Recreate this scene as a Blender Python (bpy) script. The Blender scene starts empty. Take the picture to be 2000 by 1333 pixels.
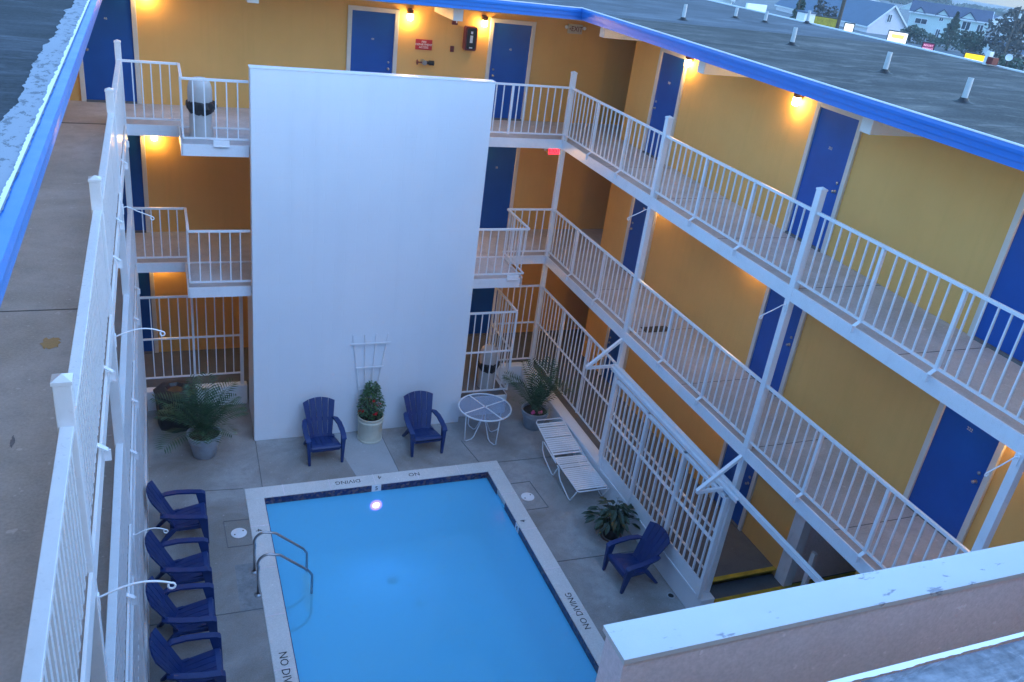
import bpy, bmesh, math, random
from mathutils import Vector, Matrix
R = math.radians
random.seed(7)
S = bpy.context.scene
COL = S.collection
# ------------------------------------------------------------------ camera
cam_d = bpy.data.cameras.new('camera')
cam = bpy.data.objects.new('camera', cam_d); COL.objects.link(cam)
cam_d.sensor_width = 36; cam_d.lens = 29.993; cam_d.clip_start = .05; cam_d.clip_end = 6000
_p, _y, _r = R(25.989), R(24.244), R(7.81)
_f = Vector((math.sin(_y)*math.cos(_p), math.cos(_y)*math.cos(_p), -math.sin(_p)))
_rt = Vector((math.cos(_y), -math.sin(_y), 0)); _up = _rt.cross(_f)
_R = _rt*math.cos(_r) + _up*math.sin(_r); _U = _up*math.cos(_r) - _rt*math.sin(_r)
M = Matrix((( _R.x, _U.x, -_f.x, 0), (_R.y, _U.y, -_f.y, 0), (_R.z, _U.z, -_f.z, 9.904), (0, 0, 0, 1)))
cam.matrix_world = M
S.camera = cam
S.render.resolution_x = 1024; S.render.resolution_y = 682
# ------------------------------------------------------------------ world, sun, exposure
SUN_EL, SUN_AZ = 10.0, 112.0
w = bpy.data.worlds.new('World'); S.world = w; w.use_nodes = True
nt = w.node_tree; nt.nodes.clear()
sky = nt.nodes.new('ShaderNodeTexSky'); sky.sky_type = 'NISHITA'; sky.sun_disc = False
sky.sun_elevation = R(SUN_EL); sky.sun_rotation = R(SUN_AZ)
sky.air_density = 1.0; sky.dust_density = .6; sky.ozone_density = 3.0
tint = nt.nodes.new('ShaderNodeMix'); tint.data_type = 'RGBA'; tint.blend_type = 'MULTIPLY'
tint.inputs[0].default_value = 1.0; tint.inputs[7].default_value = (1.26, 1.41, 1.46, 1)
bg = nt.nodes.new('ShaderNodeBackground'); bg.inputs[1].default_value = .13
wo = nt.nodes.new('ShaderNodeOutputWorld')
tc = nt.nodes.new('ShaderNodeTexCoord'); sx = nt.nodes.new('ShaderNodeSeparateXYZ'); nt.links.new(tc.outputs['Generated'], sx.inputs[0])
hr = nt.nodes.new('ShaderNodeMapRange'); hr.inputs[1].default_value = 0; hr.inputs[2].default_value = .45; hr.inputs[3].default_value = .34; hr.inputs[4].default_value = 1.0
nt.links.new(sx.outputs[2], hr.inputs[0]); vs_ = nt.nodes.new('ShaderNodeVectorMath'); vs_.operation = 'SCALE'
nt.links.new(sky.outputs[0], vs_.inputs[0]); nt.links.new(hr.outputs[0], vs_.inputs['Scale'])      # added gradient darkens the sky colour towards the horizon
nt.links.new(vs_.outputs[0], tint.inputs[6]); nt.links.new(tint.outputs[2], bg.inputs[0]); nt.links.new(bg.outputs[0], wo.inputs[0])
sd = bpy.data.lights.new('sun', 'SUN'); sd.energy = .22; sd.angle = R(40); sd.color = (.5, .66, 1.0)
so = bpy.data.objects.new('sun', sd); COL.objects.link(so)
so.rotation_euler = (R(38), R(12), 0); so.location = (0, 0, 60)
S.view_settings.view_transform = 'Standard'; S.view_settings.look = 'None'
S.view_settings.exposure = 2.43; S.view_settings.gamma = 1.0; S.view_settings.use_curve_mapping = False
S.render.engine = 'CYCLES'
S.cycles.max_bounces = 6; S.cycles.transparent_max_bounces = 12

# ------------------------------------------------------------------ scene helpers
def link(o):
    COL.objects.link(o); return o
def tag(o, label=None, cat=None, group=None, kind=None):
    for k, v in (('label', label), ('category', cat), ('group', group), ('kind', kind)):
        if v: o[k] = v
    return o
def thing(name, label, cat, loc=(0, 0, 0), rz=0, group=None):
    o = link(bpy.data.objects.new(name, None)); o.empty_display_size = .2
    o.location = loc; o.rotation_euler = (0, 0, R(rz))
    return tag(o, label, cat, group)
KIDS = {}
def kids(o): return KIDS.get(o.name, [])
def parent(c, p):
    c.parent = p; KIDS.setdefault(p.name, []).append(c)
def copy_tree(o, par=None):
    c = o.copy(); link(c)
    if par: parent(c, par)
    for k in kids(o): copy_tree(k, c)
    return c
def place(proto, first, loc, rz, label, group=None):
    o = proto if first else copy_tree(proto)
    o.location = loc; o.rotation_euler = (0, 0, R(rz)); o['label'] = label
    if group: o['group'] = group
    return o

class MB:
    def __init__(s): s.v = []; s.f = []; s.m = []
    def add(s, vs, fs, mi=0):
        b = len(s.v); s.v += [tuple(v) for v in vs]; s.f += [tuple(b+i for i in f) for f in fs]; s.m += [mi]*len(fs); return s
    def box(s, x0, x1, y0, y1, z0, z1, mi=0):
        if x0 > x1: x0, x1 = x1, x0
        if y0 > y1: y0, y1 = y1, y0
        if z0 > z1: z0, z1 = z1, z0
        return s.add([(x0,y0,z0),(x1,y0,z0),(x1,y1,z0),(x0,y1,z0),(x0,y0,z1),(x1,y0,z1),(x1,y1,z1),(x0,y1,z1)],
              [(0,3,2,1),(4,5,6,7),(0,1,5,4),(1,2,6,5),(2,3,7,6),(3,0,4,7)], mi)
    def bar(s, p, q, w, h, up=(0,0,1), mi=0):
        p = Vector(p); q = Vector(q); d = (q-p).normalized(); u = Vector(up)
        if abs(d.dot(u)) > .98: u = Vector((0,1,0))
        a = d.cross(u).normalized(); b = a.cross(d).normalized(); vs = []
        for c in (p, q):
            for i, j in ((-1,-1),(1,-1),(1,1),(-1,1)): vs.append(c+a*w/2*i+b*h/2*j)
        return s.add(vs, [(0,1,2,3),(7,6,5,4),(0,4,5,1),(1,5,6,2),(2,6,7,3),(3,7,4,0)], mi)
    def tube(s, pts, r, n=8, closed=False, mi=0):
        pts = [Vector(p) for p in pts]; N = len(pts); rr = r if isinstance(r, (list, tuple)) else [r]*N
        vs = []; prev = None
        for i, p in enumerate(pts):
            a = pts[(i-1) % N] if (closed or i > 0) else p; b = pts[(i+1) % N] if (closed or i < N-1) else p
            d = (b-a).normalized()
            if prev is None:
                u = Vector((0,0,1)) if abs(d.z) < .9 else Vector((1,0,0)); u = (u-d*u.dot(d)).normalized()
            else:
                u = prev-d*prev.dot(d); u = u.normalized() if u.length > 1e-6 else Vector((1,0,0))
            prev = u; v = d.cross(u)
            for k in range(n):
                t = 2*math.pi*k/n; vs.append(p+u*math.cos(t)*rr[i]+v*math.sin(t)*rr[i])
        fs = []
        for i in range(N if closed else N-1):
            for k in range(n):
                a = i*n+k; b = i*n+(k+1) % n; c = ((i+1) % N)*n+(k+1) % n; d_ = ((i+1) % N)*n+k
                fs.append((a, b, c, d_))
        if not closed: fs.append(tuple(range(n))[::-1]); fs.append(tuple((N-1)*n+k for k in range(n)))
        return s.add(vs, fs, mi)
    def lathe(s, prof, n=32, c=(0,0,0), mi=0, cap0=False, cap1=False):
        vs = []; 
        for r, z in prof:
            for k in range(n):
                t = 2*math.pi*k/n; vs.append((c[0]+r*math.cos(t), c[1]+r*math.sin(t), c[2]+z))
        fs = []
        for i in range(len(prof)-1):
            for k in range(n):
                fs.append((i*n+k, i*n+(k+1) % n, (i+1)*n+(k+1) % n, (i+1)*n+k))
        if cap0: fs.append(tuple(range(n))[::-1])
        if cap1: fs.append(tuple((len(prof)-1)*n+k for k in range(n)))
        return s.add(vs, fs, mi)
    def prism(s, poly, a, b, fn, mi=0):
        """poly: 2-D outline, fn(u,v,t) -> 3-D, extruded t=a..b"""
        n = len(poly); vs = [fn(u, v, a) for u, v in poly]+[fn(u, v, b) for u, v in poly]
        fs = [tuple(range(n))[::-1], tuple(range(n, 2*n))]+[(i, (i+1) % n, n+(i+1) % n, n+i) for i in range(n)]
        return s.add(vs, fs, mi)
    def quad(s, a, b, c, d, mi=0): return s.add([a, b, c, d], [(0,1,2,3)], mi)
    def ball(s, c, r, n=10, sz=1, mi=0):
        prof = [(max(1e-4, r*math.sin(math.pi*i/n)), -r*sz*math.cos(math.pi*i/n)) for i in range(n+1)]
        return s.lathe(prof, n*2, c, mi)
    def xf(s, M_):
        s.v = [tuple(M_ @ Vector(v)) for v in s.v]; return s
    def build(s, name, mat, par=None, world=False, bevel=0, smooth=False, label=None, cat=None, group=None, kind=None, origin=None, solid=0):
        vs = s.v
        if world and par is not None:
            root = par.location.copy(); pp = par
            while pp.parent: pp = pp.parent; root = root+pp.location
            vs = [(v[0]-root.x, v[1]-root.y, v[2]-root.z) for v in vs]
        if origin: vs = [(v[0]-origin[0], v[1]-origin[1], v[2]-origin[2]) for v in vs]
        me = bpy.data.meshes.new(name); me.from_pydata(vs, [], s.f)
        mats = mat if isinstance(mat, (list, tuple)) else [mat]
        for m in mats: me.materials.append(m)
        if len(mats) > 1:
            for p, mi in zip(me.polygons, s.m): p.material_index = mi
        bm = bmesh.new(); bm.from_mesh(me); bmesh.ops.recalc_face_normals(bm, faces=bm.faces); bm.to_mesh(me); bm.free()
        o = link(bpy.data.objects.new(name, me))
        if origin: o.location = origin
        if par is not None: parent(o, par)
        if smooth:
            for p in me.polygons: p.use_smooth = True
        if smooth == 'auto':
            for p in me.polygons: p.use_smooth = True
            em = o.modifiers.new('edges', 'EDGE_SPLIT'); em.split_angle = R(40)
        if bevel:
            b = o.modifiers.new('bevel', 'BEVEL'); b.width = bevel; b.segments = 2; b.limit_method = 'ANGLE'; b.angle_limit = R(40)
        return tag(o, label, cat, group, kind)

def text_mb(txt, size, depth=.002):
    c = bpy.data.curves.new('lettering', 'FONT'); c.body = txt; c.size = size; c.extrude = depth
    c.align_x = 'CENTER'; c.align_y = 'CENTER'; c.resolution_u = 2
    o = bpy.data.objects.new('lettering', c); COL.objects.link(o)
    bpy.context.view_layer.update()
    me = bpy.data.meshes.new_from_object(o.evaluated_get(bpy.context.evaluated_depsgraph_get()))
    mb = MB(); mb.v = [tuple(v.co) for v in me.vertices]; mb.f = [tuple(p.vertices) for p in me.polygons]; mb.m = [0]*len(mb.f)
    bpy.data.objects.remove(o); bpy.data.meshes.remove(me); bpy.data.curves.remove(c)
    return mb
def frame(x, y, z, o):     # matrix with given axes and origin
    x = Vector(x); y = Vector(y); z = Vector(z)
    return Matrix(((x.x, y.x, z.x, o[0]), (x.y, y.y, z.y, o[1]), (x.z, y.z, z.z, o[2]), (0, 0, 0, 1)))

# ------------------------------------------------------------------ materials
class NT:
    def __init__(s, name):
        s.mat = bpy.data.materials.new(name); s.mat.use_nodes = True; s.t = s.mat.node_tree; s.t.nodes.clear()
        s.out = s.n('OutputMaterial'); s.b = s.n('BsdfPrincipled'); s.l(s.b.outputs[0], s.out.inputs[0])
        s.geo = s.n('NewGeometry').outputs['Position']
    def n(s, k): return s.t.nodes.new('ShaderNode'+k)
    def l(s, a, b): s.t.links.new(a, b)
    def mapv(s, scale, src=None, rot=(0,0,0)):
        m = s.n('Mapping'); m.inputs['Scale'].default_value = scale if isinstance(scale, tuple) else (scale,)*3
        m.inputs['Rotation'].default_value = rot
        s.l(src or s.geo, m.inputs[0]); return m.outputs[0]
    def noise(s, scale, detail=6, rough=.6, vec=None, dist=0):
        n = s.n('TexNoise'); n.inputs['Scale'].default_value = 1; n.inputs['Detail'].default_value = detail
        n.inputs['Roughness'].default_value = rough; n.inputs['Distortion'].default_value = dist
        s.l(vec or s.mapv(scale), n.inputs['Vector']); return n.outputs[0]
    def ramp(s, fac, stops):
        r = s.n('ValToRGB'); e = r.color_ramp.elements
        while len(e) < len(stops): e.new(.5)
        for el, (p, c) in zip(e, stops):
            el.position = p; el.color = c if len(c) == 4 else (*c, 1)
        s.l(fac, r.inputs[0]); return r.outputs[0]
    def mix(s, fac, a, b, mode='MIX'):
        m = s.n('Mix'); m.data_type = 'RGBA'; m.blend_type = mode
        for i, x in ((0, fac), (6, a), (7, b)):
            if isinstance(x, (int, float)): m.inputs[i].default_value = x
            elif isinstance(x, tuple): m.inputs[i].default_value = x if len(x) == 4 else (*x, 1)
            else: s.l(x, m.inputs[i])
        return m.outputs[2]
    def math(s, op, a, b=0.):
        m = s.n('Math'); m.operation = op
        for i, x in ((0, a), (1, b)):
            if isinstance(x, (int, float)): m.inputs[i].default_value = x
            else: s.l(x, m.inputs[i])
        return m.outputs[0]
    def bump(s, h, strength=.3, dist=.01):
        b = s.n('Bump'); b.inputs['Strength'].default_value = strength; b.inputs['Distance'].default_value = dist
        s.l(h, b.inputs['Height']); s.l(b.outputs[0], s.b.inputs['Normal']); return b
    def col(s, c): 
        if isinstance(c, tuple): s.b.inputs['Base Color'].default_value = (*c[:3], 1)
        else: s.l(c, s.b.inputs['Base Color'])
    def rough(s, r):
        if isinstance(r, (int, float)): s.b.inputs['Roughness'].default_value = r
        else: s.l(r, s.b.inputs['Roughness'])
def dk(c, k): return tuple(x*k for x in c[:3])
def paint(name, c, rough=.45, var=.08, scale=3, bump=.12, bscale=60, metal=0, spec=.5, dirt=0):
    t = NT(name); n = t.noise(scale, 5); n2 = t.noise(scale*9, 4)
    base = t.ramp(n, [(.3, dk(c, 1-var)), (.7, dk(c, 1+var))])
    if dirt:
        d = t.noise((scale*4, scale*4, scale*1.2), 8, .7); m = t.ramp(d, [(.55, (0,0,0)), (.72, (1,1,1))])
        base = t.mix(t.math('MULTIPLY', m, dirt), base, dk(c, .45))
    t.col(base); t.rough(t.math('ADD', t.math('MULTIPLY', n2, .2), rough-.1)); t.b.inputs['Metallic'].default_value = metal
    t.b.inputs['Specular IOR Level'].default_value = spec
    if bump: t.bump(t.noise(bscale, 3), bump, .004)
    return t.mat
def emit(name, c, s):
    t = NT(name); t.col(c); t.b.inputs['Emission Color'].default_value = (*c, 1); t.b.inputs['Emission Strength'].default_value = s
    return t.mat
def concrete(name, c, warm, stains=.5, crack=.3, scale=1.0):
    t = NT(name)
    n1 = t.noise(.35*scale, 5, .6, dist=.6); n2 = t.noise(2.2*scale, 8, .65); n3 = t.noise(45, 4)
    base = t.mix(t.ramp(n1, [(.38, (0,0,0)), (.62, (1,1,1))]), c, warm)
    base = t.mix(t.math('MULTIPLY', t.ramp(n2, [(.45, (0,0,0)), (.75, (1,1,1))]), stains), base, dk(c, .5))
    base = t.mix(.35, base, t.ramp(n3, [(.3, dk(c, .75)), (.7, dk(c, 1.25))]))
    sp = t.noise(14, 2, .5); base = t.mix(t.math('MULTIPLY', t.ramp(sp, [(.70, (0,0,0)), (.74, (1,1,1))]), .35), base, dk(c, 1.6))
    t.col(base); t.rough(.85); t.b.inputs['Specular IOR Level'].default_value = .25
    t.bump(t.math('ADD', n3, t.math('MULTIPLY', n2, .6)), .25, .004)
    return t.mat

mt = {}
mt['white'] = paint('white_paint', (.78, .80, .84), .38, .05, 2, .08, 40)
mt['rail'] = paint('rail_white_enamel', (.74, .775, .83), .3, .04, 4, .05, 80, dirt=.12)
mt['white_dirty'] = paint('weathered_white_paint', (.72, .74, .80), .55, .08, 3, .2, 30, dirt=.3)
mt['block'] = None
t = NT('painted_block'); n = t.noise(.5, 5); 
br = t.n('TexBrick'); br.inputs['Scale'].default_value = 1; br.inputs['Mortar Size'].default_value = .008; br.inputs['Mortar Smooth'].default_value = .6
br.inputs['Brick Width'].default_value = .4; br.inputs['Row Height'].default_value = .2
sw = t.n('SeparateXYZ'); t.l(t.geo, sw.inputs[0]); cb = t.n('CombineXYZ'); t.l(t.math('ADD', sw.outputs[0], sw.outputs[1]), cb.inputs[0]); t.l(sw.outputs[2], cb.inputs[1]); t.l(cb.outputs[0], br.inputs['Vector'])
t.col(t.mix(t.math('MULTIPLY', br.outputs['Fac'], .05), t.ramp(n, [(.3, (.72, .77, .84)), (.7, (.79, .82, .87))]), (.55, .6, .68)))
st_ = t.noise(0, 6, .6, vec=t.mapv((3.5, 3.5, .22)))
t.col(t.mix(t.math('MULTIPLY', t.ramp(st_, [(.52, (0,0,0)), (.75, (1,1,1))]), .16), t.b.inputs['Base Color'].links[0].from_socket, (.60, .64, .70)))
t.rough(.6); t.bump(t.math('ADD', t.math('MULTIPLY', br.outputs['Fac'], -.25), t.math('MULTIPLY', t.noise(40, 4), .35)), .25, .01); mt['block'] = t.mat
# yellow stucco
t = NT('gold_wall_paint'); n = t.noise(.8, 5); n2 = t.noise((9, 9, .4), 5, .6)
b0 = t.ramp(n, [(.3, (.72, .395, .115)), (.7, (.80, .45, .138))])
b0 = t.mix(t.math('MULTIPLY', t.ramp(n2, [(.5, (0,0,0)), (.75, (1,1,1))]), .22), b0, (.60, .34, .085))
t.col(b0); t.rough(.65); t.bump(t.math('ADD', t.noise(70, 4), t.math('MULTIPLY', n2, .7)), .25, .006); mt['gold'] = t.mat
mt['door'] = paint('door_blue', (.003, .085, .39), .36, .12, 1.3, .1, 25)
mt['frame'] = paint('door_frame_beige', (.66, .62, .58), .5, .06, 3, .1)
mt['fascia'] = paint('fascia_blue', (.02, .17, .60), .34, .06, .8, .03, 9)
mt['soffit'] = paint('soffit_cream', (.60, .52, .42), .6, .06, 2)
mt['chair'] = paint('chair_plastic_navy', (.006, .029, .14), .42, .12, 5, .15, 90)
mt['steel'] = paint('ladder_steel', (.40, .41, .44), .3, .05, 5, .05, metal=.9)
mt['dark'] = paint('dark_plastic', (.020, .022, .028), .5, .2, 6)
mt['black'] = paint('black_paint', (.012, .012, .016), .5, .1, 6)
mt['red'] = paint('sign_red', (.50, .02, .03), .4, .05, 6)
mt['dred'] = paint('alarm_red', (.16, .02, .03), .4, .1, 6)
mt['brown'] = paint('lamp_brown', (.12, .05, .03), .5, .1, 6)
mt['pot'] = paint('pot_grey', (.30, .34, .40), .6, .15, 7, .3, 50, dirt=.3)
mt['vent'] = paint('vent_pipe_paint', (.50, .53, .57), .6, .12, 7, .2, 30, dirt=.5)
mt['drain'] = paint('drain_cover', (.08, .34, .46), .6, .15, 9)
mt['bin'] = paint('bin_stone_plastic', (.46, .45, .45), .55, .08, 5, .15)
mt['potw'] = paint('pot_cream', (.62, .62, .52), .5, .08, 5, .15, dirt=.2)
mt['soil'] = paint('potting_soil', (.03, .022, .018), .95, .5, 25, .8, 40)
mt['leaf'] = paint('leaf_green', (.045, .11, .04), .45, .5, 14, .1)
mt['palm'] = paint('palm_green', (.045, .105, .05), .5, .5, 9, .1)
mt['darkleaf'] = paint('dark_leaf', (.014, .038, .018), .4, .5, 9, .1)
mt['flower'] = paint('flower_red', (.55, .01, .015), .5, .2, 20)
mt['pink'] = paint('flower_pink', (.70, .10, .32), .5, .2, 20)
mt['tree'] = paint('tree_green', (.035, .075, .045), .6, .5, .8, .0)
mt['tree2'] = paint('tree_dark', (.05, .05, .045), .6, .5, .8, .0)
mt['bark'] = paint('bark', (.09, .07, .055), .9, .3, 8, .5)
mt['concrete'] = concrete('deck_concrete', (.37, .37, .375), (.165, .14, .112), .9, scale=1.9)
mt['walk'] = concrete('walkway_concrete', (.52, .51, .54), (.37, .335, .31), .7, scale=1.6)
mt['light_conc'] = concrete('light_concrete', (.40, .42, .44), (.34, .36, .38), .3)
mt['coping'] = concrete('coping_concrete', (.70, .70, .70), (.60, .61, .60), .3)
mt['patch'] = concrete('rough_patch_concrete', (.22, .24, .26), (.34, .36, .38), .8, scale=5)
mt['stone'] = concrete('stucco_greyish', (.88, .78, .84), (.76, .68, .73), .3)
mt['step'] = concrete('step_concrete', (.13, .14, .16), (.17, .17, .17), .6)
mt['yellow'] = paint('yellow_edge_paint', (.50, .36, .03), .6, .25, 6, .2, dirt=.5)
mt['asphalt'] = concrete('asphalt', (.15, .175, .20), (.18, .19, .20), .3, scale=.1)
def roofmat(name, a, b, c, sc, streak=(0.9, 5., 1.), rot=0):
    t = NT(name); v = t.mapv(streak, rot=(0, 0, rot))
    n = t.noise(0, 7, .6, vec=v, dist=.4); n2 = t.noise(sc, 6, .65); n3 = t.noise(30, 4)
    base = t.ramp(n, [(.32, a), (.5, b), (.68, c)])
    base = t.mix(t.math('MULTIPLY', t.ramp(n2, [(.42, (0,0,0)), (.6, (1,1,1))]), .75), base, dk(a, .8))
    base = t.mix(t.math('MULTIPLY', t.ramp(t.noise(0, 7, .7, vec=t.mapv((sc*.6, sc*1.8, 1), rot=(0, 0, rot+.3)), dist=1.2), [(.54, (0,0,0)), (.68, (1,1,1))]), .6), base, dk(c, 1.6))
    base = t.mix(.25, base, t.ramp(n3, [(.3, dk(a, .7)), (.7, dk(c, 1.2))]))
    t.col(base); t.rough(.75); t.b.inputs['Specular IOR Level'].default_value = .25
    t.bump(t.math('ADD', n, t.math('MULTIPLY', n3, .3)), .5, .02); return t.mat
mt['roof_dark'] = roofmat('roof_dark_membrane', (.020, .022, .028), (.06, .062, .07), (.17, .16, .15), 1.1, (.55, 2.2, 1))
mt['roof_light'] = roofmat('roof_pale_membrane', (.06, .07, .09), (.095, .11, .14), (.14, .16, .195), .6, (.4, 1.4, 1))
mt['shingle'] = roofmat('roof_slate_felt', (.012, .015, .024), (.028, .034, .05), (.065, .075, .10), 1.2, (1.0, 6., 1), R(14))
mt['roof_front'] = roofmat('roof_weathered_felt', (.10, .11, .14), (.22, .24, .29), (.38, .40, .47), 5.5, (4, 26., 1), R(8))
# worn white band on the roof edge: real flaking paint
def flaking(name, white, under, sc=(5, 14, 5), th=.60, line=.0):
    t = NT(name); n = t.noise(0, 8, .7, vec=t.mapv(sc)); n2 = t.noise(1.2, 4)
    f = t.ramp(t.math('ADD', n, t.math('MULTIPLY', n2, .12)), [(th, (0,0,0)), (th+.03, (1,1,1))])
    wv = t.ramp(t.noise(2, 5), [(.3, dk(white, .93)), (.7, white)])
    t.col(t.mix(f, wv, under)); t.rough(.6); t.bump(t.math('SUBTRACT', t.math('MULTIPLY', t.noise(50, 3), .3), t.math('MULTIPLY', f, .8)), .4, .004)
    return t.mat
mt['edge_paint'] = flaking('flaking_edge_paint', (.25, .285, .36), (.10, .12, .16), (18, 9, 5), .61)
mt['parapet'] = flaking('flaking_white_coping', (.70, .71, .74), (.34, .34, .40), (4, 13, 7), .665)
mt['water'] = None
t = NT('pool_water'); t.t.nodes.remove(t.b)
fr = t.n('Fresnel'); fr.inputs[0].default_value = 1.33; tr = t.n('BsdfTransparent'); tr.inputs[0].default_value = (.62, .90, 1.0, 1)
gl = t.n('BsdfGlossy'); gl.inputs['Roughness'].default_value = .08
bp = t.n('Bump'); bp.inputs['Strength'].default_value = .15; bp.inputs['Distance'].default_value = .03; t.l(t.noise(2.2, 3, .5), bp.inputs['Height'])
t.l(bp.outputs[0], gl.inputs['Normal']); t.l(bp.outputs[0], fr.inputs['Normal'])
mk = t.n('MixShader'); mk.inputs[0].default_value = .50; df = t.n('BsdfDiffuse'); df.inputs[0].default_value = (.20, .74, .99, 1); t.l(tr.outputs[0], mk.inputs[1]); t.l(df.outputs[0], mk.inputs[2])
mx = t.n('MixShader'); t.l(fr.outputs[0], mx.inputs[0]); t.l(mk.outputs[0], mx.inputs[1]); t.l(gl.outputs[0], mx.inputs[2]); t.l(mx.outputs[0], t.out.inputs[0]); mt['water'] = t.mat
t = NT('pool_plaster'); t.col(t.ramp(t.noise(.5, 5), [(.3, (.16, .68, .95)), (.7, (.20, .74, .96))])); t.rough(.7); mt['plaster'] = t.mat
t = NT('mosaic_tile')
ck = t.n('TexVoronoi'); ck.inputs['Scale'].default_value = 1; t.l(t.mapv(22), ck.inputs['Vector'])
t.col(t.ramp(ck.outputs['Color'], [(.25, (.01, .015, .10)), (.5, (.05, .05, .12)), (.62, (.16, .10, .11)), (.8, (.02, .02, .06))])); t.rough(.3); mt['tile'] = t.mat
t = NT('table_glass'); t.t.nodes.remove(t.b); a = t.n('BsdfTransparent'); a.inputs[0].default_value = (.72, .80, .90, 1); g = t.n('BsdfDiffuse'); g.inputs[0].default_value = (.62, .68, .78, 1)
mx = t.n('MixShader'); mx.inputs[0].default_value = .20; t.l(a.outputs[0], mx.inputs[1]); t.l(g.outputs[0], mx.inputs[2]); t.l(mx.outputs[0], t.out.inputs[0]); mt['tglass'] = t.mat
mt['glow'] = emit('lamp_glass', (1.0, .66, .20), 14)
mt['exit_red'] = emit('exit_red_glow', (1.0, .02, .04), .9)
mt['exit_body'] = paint('exit_sign_body', (.55, .50, .40), .5)
mt['window'] = paint('window_dark', (.03, .045, .07), .15, .1, 1, 0)
mt['glasspane'] = paint('lobby_glass', (.06, .07, .06), .1, .3, 1, 0)
mt['siding_w'] = paint('siding_pale', (.80, .82, .84), .7, .05, .3)
mt['siding_g'] = paint('siding_sage', (.62, .72, .70), .7, .05, .3)
mt['siding_p'] = paint('siding_pinkish', (.72, .68, .74), .7, .05, .3)
mt['hroof'] = paint('house_roof_blue_grey', (.09, .14, .22), .8, .1, .4)
mt['hroof2'] = paint('house_roof_slate', (.06, .08, .14), .8, .1, .4)
mt['sg_white'] = emit('lit_sign_white', (1.0, .96, .88), .24)
mt['sg_yellow'] = emit('lit_sign_yellow', (1.0, .62, .01), .24)
mt['sg_maroon'] = emit('lit_sign_maroon', (.22, .03, .09), .10)
mt['sg_amber'] = emit('lit_lettering_amber', (1.0, .55, .12), .24)
mt['sg_pink'] = emit('lit_lettering_pink', (1.0, .45, .6), .2)
mt['sg_red'] = emit('lit_lettering_red', (.75, .05, .06), .2)
mt['rust'] = concrete('rust_stained_concrete', (.48, .33, .16), (.42, .33, .22), .3)
mt['scuff'] = concrete('scuffed_concrete', (.16, .17, .22), (.26, .26, .28), .3, scale=6)
mt['damp'] = concrete('damp_concrete', (.21, .19, .165), (.24, .21, .17), .5)
# ------------------------------------------------------------------ key dimensions (metres)
XL, XR, YB, YW, XW, XWL = -.592, 7.952, 16.393, 18.144, 9.506, -2.15
Z1, Z2, Z3, ZR0, ZR1 = .45, 3.262, 5.885, 8.315, 8.54
PY = [16.393, 12.51, 8.57, 4.75, .95, -2.9]
# ------------------------------------------------------------------ setting: ground, pool
def ground():
    mb = MB(); xs = [(-3000, -52), (-400, -6), (-130, 0), (130, 0), (400, -4.7), (3000, -52)]
    def h(x, y):
        d = max(abs(x-5), abs(y-10)); return -.05 if d < 150 else -.05-(d-150)*.0172
    g = [-3000, -1500, -700, -350, -140, -60, -12]; X_ = g+[-12.01, 20.0, 60, 145, 350, 700, 1500, 3000]; X_ = sorted(set([-3000,-1500,-700,-350,-145,-60,60,155,350,700,1500,3000]+[-14, 24]))
    Y_ = sorted(set([-3000,-1500,-700,-350,-145,-60,60,160,350,700,1500,3000]+[-10, 30]))
    idx = {}
    for i, x in enumerate(X_):
        for j, y in enumerate(Y_): idx[i, j] = len(mb.v); mb.v.append((x, y, h(x, y)))
    for i in range(len(X_)-1):
        for j in range(len(Y_)-1):
            if X_[i] == -14 and Y_[j] == -10: continue          # the motel and its deck fill this cell
            mb.f.append((idx[i,j], idx[i+1,j], idx[i+1,j+1], idx[i,j+1])); mb.m.append(0)
    # cell under the motel, around the pool basin
    mb.build('ground', mt['asphalt'], kind='structure')
ground()
def ring(x0, x1, y0, y1, X0, X1, Y0, Y1, z0, z1, mb):
    mb.box(X0, X1, y1, Y1, z0, z1); mb.box(X0, X1, Y0, y0, z0, z1)
    mb.box(X0, x0, y0, y1, z0, z1); mb.box(x1, X1, y0, y1, z0, z1)
PX0, PX1, PY0, PY1 = 1.39, 5.73, 3.2, 13.03
CX0, CX1, CY0, CY1 = 1.075, 6.04, 2.9, 13.36
m = MB(); ring(CX0, CX1, CY0, CY1, -14, 24, -10, 30, -.4, 0, m)
m.build('pool_deck', mt['concrete'], kind='structure')
# paler slab pieces laid in the deck and the joints between slabs
m = MB(); m.add([(3.15, 13.37, .004), (4.0, 13.37, .004), (3.93, 14.91, .004), (2.95, 14.91, .004), (3.05, 14.0, .004)], [(0,1,2,3,4)]); m.build('pale_deck_slab', mt['light_conc'], kind='structure')
m = MB(); m.add([(.74, 10.26, .004), (1.07, 10.25, .004), (1.07, 11.33, .004), (.74, 11.34, .004)], [(0,1,2,3)]); m.build('rough_deck_patch', mt['patch'], kind='structure')
m = MB()
for a, b in [((1.43, 14.9), (1.395, 13.37)), ((-.69, 13.55), (1.06, 13.38)), ((3.93, 14.9), (3.99, 13.37)), ((5.54, 14.2), (5.66, 13.38)), ((6.05, 13.3), (7.6, 13.27)), ((6.05, 10.23), (7.72, 10.17)), ((-.6, 10.3), (1.07, 10.27)), ((.65, 12.5), (1.07, 12.48)), ((.65, 12.5), (.67, 11.8)), ((.67, 11.8), (1.07, 11.79)), ((6.05, 12.55), (6.45, 12.55)), ((6.45, 12.55), (6.5, 11.7)), ((6.5, 11.7), (6.05, 11.7))]:
    m.bar((*a, .0045), (*b, .0045), .011, .006)
m.build('deck_joints', mt['step'], kind='structure')
m = MB(); ring(PX0, PX1, PY0, PY1, CX0, CX1, CY0, CY1, -.1, .012, m); cop = m.build('pool_coping', mt['coping'], kind='structure', bevel=.012)
m = MB()
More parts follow.
